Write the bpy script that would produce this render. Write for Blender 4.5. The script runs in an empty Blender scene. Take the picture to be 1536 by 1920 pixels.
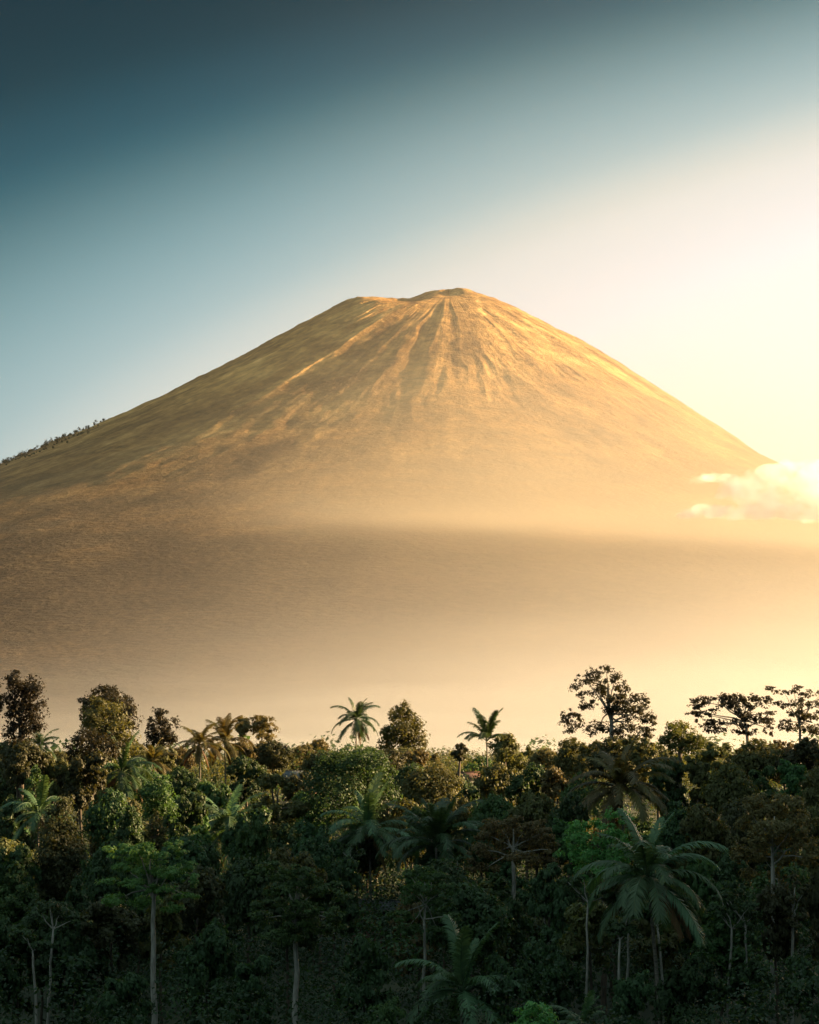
import bpy, math, random
import numpy as np
from math import radians as R, sin, cos, tan, pi, sqrt, atan2, hypot
from mathutils import Vector

C = bpy.context.scene.collection
SC = bpy.context.scene

# ------------------------------------------------------------------ camera
H = 25.0                      # camera height over the valley floor (m)
VFOV = R(30.0)
F = 960.0 / tan(VFOV / 2)     # focal length in photograph pixels
PITCH = math.atan2(420.0, F)
cd = bpy.data.cameras.new('camera')
cam = bpy.data.objects.new('camera', cd)
C.objects.link(cam)
cam.location = (0, 0, H)
cam.rotation_euler = (pi / 2 + PITCH, 0, 0)
cd.sensor_fit = 'VERTICAL'
cd.sensor_height = 24.0
cd.lens = 12.0 / tan(VFOV / 2)
cd.clip_start = 0.5
cd.clip_end = 60000
SC.camera = cam

# ------------------------------------------------------------------ sky and sun
SUN_AZ, SUN_EL = 70.0, 17.0   # degrees, azimuth clockwise from the view direction (+Y)
w = bpy.data.worlds.new('World')
SC.world = w
w.use_nodes = True
nt = w.node_tree
nt.nodes.clear()


def nn(tree, kind, **kw):
    n = tree.nodes.new(kind)
    for k, v in kw.items():
        setattr(n, k, v)
    return n


def s2l(c):
    return tuple(((v / 255) / 12.92 if v / 255 <= .04045 else ((v / 255 + .055) / 1.055) ** 2.4) for v in c)


def math_node(tree, op, a, b=None):
    n = nn(tree, 'ShaderNodeMath', operation=op)
    for i, v in enumerate((a, b)):
        if v is None:
            continue
        if isinstance(v, (int, float)):
            n.inputs[i].default_value = v
        else:
            tree.links.new(v, n.inputs[i])
    return n.outputs[0]


def ramp_node(tree, fac, stops, interp='LINEAR'):
    n = nn(tree, 'ShaderNodeValToRGB')
    n.color_ramp.interpolation = interp
    el = n.color_ramp.elements
    while len(el) > 1:
        el.remove(el[-1])
    el[0].position, el[0].color = stops[0][0], (*stops[0][1], 1)
    for p, c in stops[1:]:
        e = el.new(p)
        e.color = (*c, 1)
    tree.links.new(fac, n.inputs[0])
    return n.outputs[0]


# clear morning sky: brightness falls with the distance from the sun, slowly along the horizon, fast upwards; raised again overhead and behind to light the forest
tc = nn(nt, 'ShaderNodeTexCoord')
sep = nn(nt, 'ShaderNodeSeparateXYZ')
nt.links.new(tc.outputs['Generated'], sep.inputs[0])
az = math_node(nt, 'ARCTAN2', sep.outputs[0], sep.outputs[1])
daz = math_node(nt, 'WRAP', math_node(nt, 'SUBTRACT', az, R(SUN_AZ - 10)), pi)
nt.nodes[-1].inputs[2].default_value = -pi
for n in nt.nodes:
    if n.type == 'MATH' and n.operation == 'WRAP':
        n.inputs[1].default_value = pi
        n.inputs[2].default_value = -pi
el_ = math_node(nt, 'ARCSINE', sep.outputs[2])
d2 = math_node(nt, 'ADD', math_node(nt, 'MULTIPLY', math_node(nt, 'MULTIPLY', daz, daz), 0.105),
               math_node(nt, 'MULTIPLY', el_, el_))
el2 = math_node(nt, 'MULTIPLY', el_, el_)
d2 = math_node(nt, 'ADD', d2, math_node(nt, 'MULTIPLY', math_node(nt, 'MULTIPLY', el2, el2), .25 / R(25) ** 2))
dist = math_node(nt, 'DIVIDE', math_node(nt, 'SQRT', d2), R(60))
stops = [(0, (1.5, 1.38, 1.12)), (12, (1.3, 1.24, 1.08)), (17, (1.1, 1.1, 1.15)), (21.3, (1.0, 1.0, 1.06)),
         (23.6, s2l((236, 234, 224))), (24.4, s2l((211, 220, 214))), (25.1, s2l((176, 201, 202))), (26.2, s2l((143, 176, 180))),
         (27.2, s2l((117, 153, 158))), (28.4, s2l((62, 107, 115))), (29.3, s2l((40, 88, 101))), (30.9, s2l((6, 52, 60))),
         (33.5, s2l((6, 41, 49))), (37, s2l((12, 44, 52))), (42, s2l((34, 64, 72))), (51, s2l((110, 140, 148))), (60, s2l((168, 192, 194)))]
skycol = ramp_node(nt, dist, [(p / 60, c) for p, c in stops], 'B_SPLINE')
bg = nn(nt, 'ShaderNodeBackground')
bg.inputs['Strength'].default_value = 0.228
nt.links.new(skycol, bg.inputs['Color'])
sky = nn(nt, 'ShaderNodeTexSky', sky_type='NISHITA', sun_disc=False)
sky.sun_elevation = R(SUN_EL)
sky.sun_rotation = R(SUN_AZ)
sky.dust_density = 2.0
bg2 = nn(nt, 'ShaderNodeBackground')
bg2.inputs['Strength'].default_value = 0.002
nt.links.new(sky.outputs[0], bg2.inputs['Color'])
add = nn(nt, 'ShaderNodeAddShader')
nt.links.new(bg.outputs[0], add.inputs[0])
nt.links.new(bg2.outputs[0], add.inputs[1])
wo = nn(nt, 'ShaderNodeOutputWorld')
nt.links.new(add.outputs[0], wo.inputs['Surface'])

sd = bpy.data.lights.new('sun', 'SUN')
sd.energy = 4.6
sd.angle = R(0.6)
sd.color = (1.0, .68, .35)
sun = bpy.data.objects.new('sun', sd)
C.objects.link(sun)
sdir = Vector((sin(R(SUN_AZ)) * cos(R(SUN_EL)), cos(R(SUN_AZ)) * cos(R(SUN_EL)), sin(R(SUN_EL))))
sun.rotation_euler = sdir.to_track_quat('Z', 'Y').to_euler()
sun.location = (300, 100, 200)

SC.view_settings.view_transform = 'Standard'
SC.view_settings.look = 'None'
SC.view_settings.gamma = 1
SC.view_settings.exposure = 2.0
SC.view_settings.use_curve_mapping = False
SC.render.engine = 'CYCLES'
cy = SC.cycles
cy.use_denoising = True
cy.max_bounces = 5
cy.diffuse_bounces = 2
cy.glossy_bounces = 1
cy.transmission_bounces = 3
cy.transparent_max_bounces = 32
cy.volume_bounces = 2
cy.caustics_reflective = False
cy.caustics_refractive = False
cy.sample_clamp_indirect = 4


# ------------------------------------------------------------------ helpers
def lattice(ix, iy, seed):
    h = (ix.astype(np.int64) * 374761393 + iy.astype(np.int64) * 668265263 + seed * 974634777) & 0xffffffff
    h = ((h ^ (h >> 13)) * 1274126177) & 0xffffffff
    h = h ^ (h >> 16)
    return (h & 0xffff) / 65535.0


def vnoise(x, y, seed=0):
    x = np.asarray(x, float)
    y = np.asarray(y, float)
    ix, iy = np.floor(x), np.floor(y)
    fx, fy = x - ix, y - iy
    fx = fx * fx * (3 - 2 * fx)
    fy = fy * fy * (3 - 2 * fy)
    a, b = lattice(ix, iy, seed), lattice(ix + 1, iy, seed)
    c, d = lattice(ix, iy + 1, seed), lattice(ix + 1, iy + 1, seed)
    return (a + (b - a) * fx) * (1 - fy) + (c + (d - c) * fx) * fy


def fbm(x, y, seed=0, octv=4):
    s, a, t = 0, 1.0, 0
    for o in range(octv):
        s = s + a * vnoise(x * 2 ** o, y * 2 ** o, seed + o * 17)
        t += a
        a *= .5
    return s / t


def smooth(a, b, x):
    t = np.clip((x - a) / (b - a), 0, 1)
    return t * t * (3 - 2 * t)


def mesh_np(name, V, faces_flat, nper, smooth_shade=False):
    """V (n,3) floats, faces_flat ints, nper = verts per face (int or array)."""
    me = bpy.data.meshes.new(name)
    V = np.asarray(V, np.float32)
    ff = np.asarray(faces_flat, np.int32).ravel()
    if isinstance(nper, int):
        nf = len(ff) // nper
        tot = np.full(nf, nper, np.int32)
    else:
        tot = np.asarray(nper, np.int32)
        nf = len(tot)
    me.vertices.add(len(V))
    me.vertices.foreach_set('co', V.ravel())
    me.loops.add(len(ff))
    me.loops.foreach_set('vertex_index', ff)
    me.polygons.add(nf)
    st = np.zeros(nf, np.int32)
    st[1:] = np.cumsum(tot)[:-1]
    me.polygons.foreach_set('loop_start', st)
    me.polygons.foreach_set('loop_total', tot)
    if smooth_shade:
        me.polygons.foreach_set('use_smooth', np.ones(nf, bool))
    me.update(calc_edges=True)
    me.validate()
    return me


def link(name, me, mat=None, parent=None):
    o = bpy.data.objects.new(name, me)
    C.objects.link(o)
    if mat is not None and me is not None and not me.materials:
        me.materials.append(mat)
    if parent is not None:
        o.parent = parent
    return o


def thing(name, label, cat, loc, rz=0, group=None):
    o = bpy.data.objects.new(name, None)
    o.empty_display_size = 1
    C.objects.link(o)
    o.location = loc
    o.rotation_euler = (0, 0, rz)
    o['label'] = label
    o['category'] = cat
    if group:
        o['group'] = group
    return o


def at(px, py, d):
    """world point at distance y = d on the ray of photograph pixel (px, py)"""
    u, v = (px - 768) / F, (960 - py) / F
    cp, sp = cos(PITCH), sin(PITCH)
    fy, fz = cp - v * sp, sp + v * cp
    t = d / fy
    return Vector((u * t, d, H + fz * t))


def to_px(x, y, z):
    cp, sp = cos(PITCH), sin(PITCH)
    dz = z - H
    fwd = y * cp + dz * sp
    up = -y * sp + dz * cp
    return 768 + F * x / fwd, 960 - F * up / fwd


def ppm(d):
    return F / d


# ------------------------------------------------------------------ materials
def new_mat(name):
    m = bpy.data.materials.new(name)
    m.use_nodes = True
    t = m.node_tree
    t.nodes.clear()
    out = nn(t, 'ShaderNodeOutputMaterial')
    return m, t, out


def leaf_mat(name, c1, c2, trans=.35, rough=.55):
    c1 = tuple(.6 * a + .4 * b for a, b in zip(c1, c2))
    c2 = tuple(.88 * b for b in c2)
    m, t, out = new_mat(name)
    geo = nn(t, 'ShaderNodeNewGeometry')
    oi = nn(t, 'ShaderNodeObjectInfo')
    col = ramp_node(t, geo.outputs['Random Per Island'],
                    [(0, c1), (.45, tuple((a + b) / 2 for a, b in zip(c1, c2))), (.85, c2),
                     (1, tuple(min(1, v * 1.2) for v in c2))])
    hsv = nn(t, 'ShaderNodeHueSaturation')
    t.links.new(col, hsv.inputs['Color'])
    t.links.new(math_node(t, 'ADD', math_node(t, 'MULTIPLY', oi.outputs['Random'], .04), .48), hsv.inputs['Hue'])
    t.links.new(math_node(t, 'ADD', math_node(t, 'MULTIPLY', oi.outputs['Random'], .35), .82), hsv.inputs['Value'])
    b = nn(t, 'ShaderNodeBsdfPrincipled')
    b.inputs['Roughness'].default_value = rough
    b.inputs['Specular IOR Level'].default_value = .3
    t.links.new(hsv.outputs[0], b.inputs['Base Color'])
    tr = nn(t, 'ShaderNodeBsdfTranslucent')
    mixc = nn(t, 'ShaderNodeMix', data_type='RGBA', blend_type='MULTIPLY')
    mixc.inputs[0].default_value = 1
    mixc.inputs[7].default_value = (1.5, 1.35, .6, 1)
    t.links.new(hsv.outputs[0], mixc.inputs[6])
    t.links.new(mixc.outputs[2], tr.inputs['Color'])
    mx = nn(t, 'ShaderNodeMixShader')
    mx.inputs[0].default_value = trans
    t.links.new(b.outputs[0], mx.inputs[1])
    t.links.new(tr.outputs[0], mx.inputs[2])
    t.links.new(mx.outputs[0], out.inputs['Surface'])
    return m


def bark_mat(name, c1, c2, scale=(6, 6, 1.2)):
    m, t, out = new_mat(name)
    co = nn(t, 'ShaderNodeTexCoord')
    mp = nn(t, 'ShaderNodeMapping')
    mp.inputs['Scale'].default_value = scale
    t.links.new(co.outputs['Object'], mp.inputs[0])
    nz = nn(t, 'ShaderNodeTexNoise')
    nz.inputs['Scale'].default_value = 1
    nz.inputs['Detail'].default_value = 5
    t.links.new(mp.outputs[0], nz.inputs['Vector'])
    col = ramp_node(t, nz.outputs[0], [(.3, c1), (.7, c2)])
    b = nn(t, 'ShaderNodeBsdfPrincipled')
    b.inputs['Roughness'].default_value = .85
    t.links.new(col, b.inputs['Base Color'])
    bp = nn(t, 'ShaderNodeBump')
    bp.inputs['Distance'].default_value = .04
    t.links.new(nz.outputs[0], bp.inputs['Height'])
    t.links.new(bp.outputs[0], b.inputs['Normal'])
    t.links.new(b.outputs[0], out.inputs['Surface'])
    return m


def noise_mat(name, c1, c2, scale, rough=.9):
    m, t, out = new_mat(name)
    co = nn(t, 'ShaderNodeTexCoord')
    nz = nn(t, 'ShaderNodeTexNoise')
    nz.inputs['Scale'].default_value = scale
    nz.inputs['Detail'].default_value = 6
    t.links.new(co.outputs['Object'], nz.inputs['Vector'])
    col = ramp_node(t, nz.outputs[0], [(.3, c1), (.7, c2)])
    b = nn(t, 'ShaderNodeBsdfPrincipled')
    b.inputs['Roughness'].default_value = rough
    t.links.new(col, b.inputs['Base Color'])
    t.links.new(b.outputs[0], out.inputs['Surface'])
    return m


def volume_mat(name, density, color=(1, 1, 1), g=.5):
    m, t, out = new_mat(name)
    v = nn(t, 'ShaderNodeVolumePrincipled')
    v.inputs['Color'].default_value = (*color, 1)
    v.inputs['Density'].default_value = density
    v.inputs['Anisotropy'].default_value = g
    t.links.new(v.outputs[0], out.inputs['Volume'])
    return m


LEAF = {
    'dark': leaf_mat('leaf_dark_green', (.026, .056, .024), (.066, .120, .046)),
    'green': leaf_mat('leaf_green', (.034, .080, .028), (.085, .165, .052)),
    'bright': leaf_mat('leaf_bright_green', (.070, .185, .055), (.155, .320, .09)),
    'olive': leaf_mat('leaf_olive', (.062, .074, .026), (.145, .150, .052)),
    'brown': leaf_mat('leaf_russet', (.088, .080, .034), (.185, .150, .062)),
    'backlit': leaf_mat('leaf_backlit_brown', (.020, .019, .010), (.046, .040, .020)),  # darkened so the skyline crowns read as backlit silhouettes
    'shade': leaf_mat('leaf_undergrowth_shaded', (.012, .030, .014), (.036, .066, .028)),  # undergrowth leaves, shade of the forest floor put into the colour
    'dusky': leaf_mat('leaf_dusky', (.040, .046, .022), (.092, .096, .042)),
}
PALM_LEAF = {
    'dark': leaf_mat('palm_dark', (.030, .060, .028), (.072, .125, .056), .25, .4),
    'green': leaf_mat('palm_green', (.048, .100, .048), (.115, .200, .095), .25, .38),
    'gold': leaf_mat('palm_sunlit_gold', (.075, .075, .026), (.165, .135, .050), .3, .4),  # golden sunlight on the lit palms put into the leaf colour
}
DEAD = leaf_mat('palm_dead_frond', (.12, .075, .03), (.22, .13, .055), .25, .6)
BARK = {
    'pale': bark_mat('bark_pale', (.16, .145, .12), (.40, .37, .31)),
    'brown': bark_mat('bark_brown', (.05, .038, .026), (.14, .105, .07)),
    'palm': bark_mat('bark_palm', (.10, .085, .065), (.27, .23, .18), (3, 3, 9)),
}
COCO = noise_mat('coconut_husk', (.14, .11, .03), (.26, .19, .05), 4, .5)


# ------------------------------------------------------------------ terrain
def ground_z(x, y):
    x = np.asarray(x, float)
    y = np.asarray(y, float)
    z = 10 * smooth(250, 460, y) - 14 * smooth(560, 900, y)
    z = z + 1.6 * (fbm(x / 60, y / 60, 5, 3) - .5) * (1 - smooth(500, 900, y))
    # unseen rise added right of the frame to shade the valley floor
    shade_hill = np.exp(-((x - 460) / 150) ** 2) * (1 - smooth(362, 498, y)) * smooth(-350, -100, y)
    z = z + 168 * shade_hill
    # knolls that carry the two farther houses
    z = z + 4.2 * np.exp(-(((x - 12.3) / 16) ** 2 + ((y - 400) / 16) ** 2)) + 4.2 * np.exp(-(((x + 22.8) / 16) ** 2 + ((y - 398) / 16) ** 2))
    return z


def gz(x, y):
    return float(ground_z(x, y))


xs = np.unique(np.concatenate([np.linspace(-9000, -700, 22), np.linspace(-700, 900, 110), np.linspace(900, 9000, 22)]))
ys = np.unique(np.concatenate([np.linspace(-1500, -200, 8), np.linspace(-200, 1000, 90), np.linspace(1000, 13000, 30)]))
X, Y = np.meshgrid(xs, ys)
V = np.stack([X, Y, ground_z(X, Y)], -1).reshape(-1, 3)


def grid_faces(nr, nc):
    i = np.arange(nr - 1)[:, None] * nc + np.arange(nc - 1)[None, :]
    return np.stack([i, i + 1, i + 1 + nc, i + nc], -1).reshape(-1, 4)


ground_m = noise_mat('ground_cover', (.018, .028, .012), (.055, .062, .026), .08)
g = link('ground', mesh_np('ground', V, grid_faces(len(ys), len(xs)), 4, True), ground_m)
g['kind'] = 'structure'

# ------------------------------------------------------------------ volcano
YM = 7000.0
STRETCH = 1.22
SX = (842 - 768) / F * YM
LEFT = [(842, 541), (820, 543), (800, 546), (780, 549), (762, 553), (735, 552), (700, 551.5), (668, 554), (640, 563), (620, 573), (560, 605), (500, 637),
        (400, 690), (300, 738), (180, 792), (100, 824), (40, 850), (0, 867), (-150, 925), (-400, 1010), (-800, 1120), (-1400, 1240), (-2200, 1340), (-3000, 1400)]
RIGHT = [(842, 541), (860, 540.5), (880, 544), (900, 549), (930, 557), (965, 570), (1000, 588), (1060, 620), (1130, 655), (1200, 698), (1300, 764),
         (1400, 829), (1480, 874), (1536, 899), (1700, 965), (1950, 1050), (2350, 1160), (2900, 1270), (3500, 1350), (4000, 1400)]


def prof(pts, sgn):
    r, z = [], []
    for px, py in pts:
        p = at(px, py, YM)
        r.append(abs(p.x - SX))
        z.append(p.z)
    r, z = np.array(r), np.array(z)
    o = np.argsort(r)
    return r[o], z[o]


RL, ZL = prof(LEFT, -1)
RR, ZR = prof(RIGHT, 1)


# the slope that faces the camera: distance from the summit and where it stands in the view
FRONT = [(0, 541), (120, 546), (260, 558), (500, 596), (750, 641), (1000, 690), (1500, 790), (2000, 880), (2500, 970), (3000, 1070), (3500, 1180), (4000, 1290), (4500, 1400), (5300, 1500)]
RF = np.array([r for r, _ in FRONT], float)
ZF = np.array([25 + (1380 - py) / F * (YM - STRETCH * r) for r, py in FRONT])


def volcano_smooth(phi, r):
    """phi: 0 towards the camera, +90deg right; r in metres (x scale)."""
    s = np.sin(phi)
    wgt = .5 + .5 * np.sign(s) * np.abs(s) ** .8
    zl = np.interp(r, RL, ZL)
    zr = np.interp(r, RR, ZR)
    z = zl * (1 - wgt) + zr * wgt
    c2 = np.maximum(np.cos(phi), 0) ** 2
    z = z * (1 - c2) + np.interp(r, RF, ZF) * c2
    return z


def volcano_rz(phi, r):
    s = np.sin(phi)
    z = volcano_smooth(phi, r)
    # erosion: gullies that run down the slope, bending and branching
    wp = (fbm(phi * 5, r / 260, 31, 3) - .5) * .10
    p = phi + wp
    amp = smooth(80, 520, r) * (1 - .55 * smooth(1100, 2300, r)) * (1 - .8 * smooth(2300, 4000, r))
    f1 = 1 - np.abs(2 * fbm(p * 6.5, r / 1500, 3, 2) - 1)
    f2 = 1 - np.abs(2 * fbm(p * 17, r / 600, 7, 3) - 1)
    f3 = 1 - np.abs(2 * fbm(p * 46, r / 260, 11, 3) - 1)
    brk = smooth(.32, .62, fbm(phi * 4 + 9, r / 240, 71, 3))
    rel = (f1 - .8) * 17 + ((f2 - .8) * 8 * smooth(80, 500, r) + (f3 - .8) * 4) * brk
    rough = (fbm(r * np.sin(phi) / 42, r * np.cos(phi) / 42, 41, 3) - .5) * 13 + (fbm(r * np.sin(phi) / 16, r * np.cos(phi) / 16, 43, 2) - .5) * 5
    side = np.abs(s) ** 6
    z = z + amp * rel * (1 - .65 * side)
    z = z + rough * (.28 + .72 * side) * (1 - .6 * smooth(1500, 3000, r))
    # hollow under the western shoulder of the crater rim
    z = z - 34 * np.exp(-((phi + 1.0) / .38) ** 2) * np.exp(-((r - 190) / 110) ** 2)
    return z - 40 * smooth(3600, 5000, r)


# the outline is seen where the flanks turn towards the camera: fit the side profiles to the outline in the view
_p, _r = np.meshgrid(np.concatenate([np.linspace(-2.6, -.5, 160), np.linspace(.5, 2.6, 160)]), 3 + 5000 * np.linspace(0, 1, 300) ** 1.6)
_want = np.array(LEFT[::-1] + RIGHT[1:], float)
for _k in range(10):
    _z = volcano_smooth(_p, _r)
    _x, _y = SX + _r * np.sin(_p), YM - _r * np.cos(_p) * STRETCH
    _u, _v = to_px(_x, _y, _z)
    _bin = np.clip(((_u + 3200) / 20).astype(int), 0, 399)
    _top = np.full(400, 1e9)
    np.minimum.at(_top, _bin.ravel(), _v.ravel())
    _cx = (np.arange(400) + .5) * 20 - 3200
    _ok = (_top < 1e8)
    _err = np.interp(_cx, _want[:, 0], _want[:, 1]) - _top
    for _RA, _ZA, _sg in ((RL, ZL, -1), (RR, ZR, 1)):
        _px = to_px(SX + _sg * _RA, YM, _ZA)[0]
        _e = np.interp(_px, _cx[_ok], _err[_ok])
        _ZA -= .8 * np.clip(_e, -60, 60) / F * YM * smooth(60, 260, _RA)

NPH, NR = 1000, 300
ph = np.concatenate([np.linspace(-2.0, 2.0, 880), np.linspace(2.0, 2 * pi - 2.0, NPH - 880 + 2)[1:-1]])
rr = 2 + 5200 * (np.linspace(0, 1, NR) ** 1.45)
PH, RRr = np.meshgrid(ph, rr)
Z = volcano_rz(PH, RRr)
VX = SX + RRr * np.sin(PH)
VY = YM - RRr * np.cos(PH) * STRETCH
Vm = np.stack([VX, VY, Z], -1).reshape(-1, 3)
nph = len(ph)
i = np.arange(NR - 1)[:, None] * nph + np.arange(nph)[None, :]
j = np.arange(NR - 1)[:, None] * nph + ((np.arange(nph) + 1) % nph)[None, :]
Fm = np.stack([i, j, j + nph, i + nph], -1).reshape(-1, 4)
apex = len(Vm)
Vm = np.vstack([Vm, [[SX, YM, float(Z[0].mean()) + 1]]])
tri = np.stack([np.arange(nph), np.full(nph, apex), (np.arange(nph) + 1) % nph], -1)
vme = mesh_np('volcano', Vm, np.concatenate([Fm.ravel(), tri.ravel()]),
              np.concatenate([np.full(len(Fm), 4), np.full(nph, 3)]), True)
# slope coordinates for streaks of ash and scree
pv = np.concatenate([PH.ravel(), [0]])
rv = np.concatenate([RRr.ravel(), [0]])
at_ = vme.attributes.new('slope_uv', 'FLOAT_VECTOR', 'POINT')
at_.data.foreach_set('vector', np.stack([pv, rv, np.zeros_like(pv)], -1).astype(np.float32).ravel())


# tone of the ground: ash and scree run down in streaks, with lighter and darker strokes, grazing sun on the right flank painted in
tone = .5 + (fbm(pv * 30 + fbm(pv * 4, rv / 300, 81, 2) * 1.2, rv / 900, 51, 4) - .5) * .30 + (fbm(pv * 110, rv / 420, 53, 3) - .5) * .16
tone += (fbm(Vm[:, 0] / 170, Vm[:, 1] / 170, 57, 5) - .5) * .55 + (fbm(Vm[:, 0] / 24, Vm[:, 1] / 24, 59, 3) - .5) * .45
U_, V_ = to_px(Vm[:, 0], Vm[:, 1], Vm[:, 2])
wob = (fbm(Vm[:, 0] / 60, Vm[:, 1] / 60, 61, 3) - .5) * 22
TONE_STROKES = [(470, 850, 545, 828, 9, -.34), (425, 895, 500, 860, 11, -.30), (445, 862, 468, 878, 12, -.25), (560, 868, 612, 790, 5, .2), (500, 742, 570, 690, 6, .10), (430, 770, 452, 752, 6, .08),
         (775, 556, 700, 640, 9, -.16), (700, 640, 640, 730, 14, -.12), (852, 600, 858, 700, 5, -.22), (884, 620, 905, 700, 6, -.18), (815, 640, 800, 700, 8, -.14), (842, 780, 850, 850, 14, .20), (850, 868, 880, 830, 6, .22), (893, 560, 905, 590, 4, .28),
         (920, 580, 985, 618, 4, .24), (1180, 815, 1240, 848, 5, .25), (985, 600, 1030, 640, 5, .2), (960, 640, 1060, 740, 8, -.10), (895, 860, 897, 945, 5, .18), (1135, 905, 1145, 925, 6, .2), (610, 890, 600, 930, 8, .18), (760, 640, 720, 700, 12, -.14), (740, 560, 640, 575, 12, -.12)]
for (xa, ya, xb, yb, wd, am) in TONE_STROKES:
    L2 = (xb - xa) ** 2 + (yb - ya) ** 2
    tt = np.clip(((U_ + wob - xa) * (xb - xa) + (V_ + wob * .6 - ya) * (yb - ya)) / L2, 0, 1)
    dd = np.hypot(U_ + wob - xa - tt * (xb - xa), V_ + wob * .6 - ya - tt * (yb - ya))
    tone += am * np.exp(-(dd / wd) ** 2)
tone = np.clip(tone, 0, 1)
at2 = vme.attributes.new('tone', 'FLOAT', 'POINT')
at2.data.foreach_set('value', tone.astype(np.float32))


def volcano_material():
    m, t, out = new_mat('volcano_slope')
    a = nn(t, 'ShaderNodeAttribute', attribute_name='slope_uv')
    co = nn(t, 'ShaderNodeTexCoord')
    geo = nn(t, 'ShaderNodeSeparateXYZ')
    t.links.new(co.outputs['Object'], geo.inputs[0])

    def nz(vec, sc, detail=5, scale=None):
        mp = nn(t, 'ShaderNodeMapping')
        if scale:
            mp.inputs['Scale'].default_value = scale
        t.links.new(vec, mp.inputs[0])
        n = nn(t, 'ShaderNodeTexNoise')
        n.inputs['Scale'].default_value = sc
        n.inputs['Detail'].default_value = detail
        n.inputs['Roughness'].default_value = .6
        t.links.new(mp.outputs[0], n.inputs['Vector'])
        return n.outputs[0]

    ta = nn(t, 'ShaderNodeAttribute', attribute_name='tone')
    fine = nz(a.outputs['Vector'], 1, 6, (90, .012, 1))
    patch = nz(co.outputs['Object'], .004, 6)
    speck = nz(co.outputs['Object'], .06, 5)
    f = math_node(t, 'ADD', math_node(t, 'MULTIPLY', ta.outputs['Fac'], .6), math_node(t, 'MULTIPLY', fine, .1))
    f = math_node(t, 'ADD', f, math_node(t, 'MULTIPLY', speck, .3))
    ash = ramp_node(t, f, [(.22, (.15, .076, .024)), (.42, (.35, .185, .060)), (.56, (.48, .265, .085)), (.78, (.68, .44, .17))])
    # dry grass and scrub, then forest on the lower slopes
    zf = math_node(t, 'ADD', geo.outputs[2], math_node(t, 'MULTIPLY', math_node(t, 'SUBTRACT', patch, .5), 900))
    low = nn(t, 'ShaderNodeMapRange')
    low.inputs['From Min'].default_value = 1250
    low.inputs['From Max'].default_value = 420
    t.links.new(zf, low.inputs[0])
    scrub = ramp_node(t, speck, [(.35, (.060, .040, .022)), (.65, (.122, .082, .043))])
    mx = nn(t, 'ShaderNodeMix', data_type='RGBA')
    t.links.new(low.outputs[0], mx.inputs[0])
    t.links.new(ash, mx.inputs[6])
    t.links.new(scrub, mx.inputs[7])
    mt_ = nn(t, 'ShaderNodeMix', data_type='RGBA', blend_type='MULTIPLY')
    mt_.inputs[0].default_value = 1
    t.links.new(mx.outputs[2], mt_.inputs[6])
    g_ = math_node(t, 'ADD', math_node(t, 'MULTIPLY', ta.outputs['Fac'], 1.5), .27)
    cg = nn(t, 'ShaderNodeCombineColor')
    for q_ in range(3):
        t.links.new(g_, cg.inputs[q_])
    t.links.new(cg.outputs[0], mt_.inputs[7])
    mx = mt_
    b = nn(t, 'ShaderNodeBsdfPrincipled')
    b.inputs['Roughness'].default_value = .95
    b.inputs['Specular IOR Level'].default_value = .1
    t.links.new(mx.outputs[2], b.inputs['Base Color'])
    bp = nn(t, 'ShaderNodeBump')
    bp.inputs['Strength'].default_value = .7
    bp.inputs['Distance'].default_value = 13
    hgt = math_node(t, 'ADD', math_node(t, 'MULTIPLY', fine, .25), math_node(t, 'MULTIPLY', speck, .8))
    t.links.new(hgt, bp.inputs['Height'])
    t.links.new(bp.outputs[0], b.inputs['Normal'])
    t.links.new(b.outputs[0], out.inputs['Surface'])
    return m


vol = link('volcano', vme, volcano_material())
vol['kind'] = 'structure'


# ------------------------------------------------------------------ leaves, trunks
def leaf_cloud(P, N, size, rng, droop=0.0, aspect=.62):
    """one folded leaf (2 triangles) at every point P, facing N"""
    n = len(P)
    N = N / (np.linalg.norm(N, axis=1, keepdims=True) + 1e-9)
    a = rng.normal(size=(n, 3))
    a[:, 2] -= droop
    a -= (a * N).sum(1, keepdims=True) * N
    a /= np.linalg.norm(a, axis=1, keepdims=True) + 1e-9
    b = np.cross(N, a)
    s = (size * rng.uniform(.6, 1.35, n))[:, None]
    p0 = P - a * s * .5
    p2 = P + a * s * .5
    p1 = P + b * s * aspect * .5 - N * s * .10
    p3 = P - b * s * aspect * .5 - N * s * .10
    V = np.stack([p0, p1, p2, p3], 1).reshape(-1, 3)
    k = np.arange(n)[:, None] * 4
    Fq = np.concatenate([k, k + 1, k + 2, k, k + 2, k + 3], 1).reshape(-1, 3)
    return V, Fq


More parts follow.
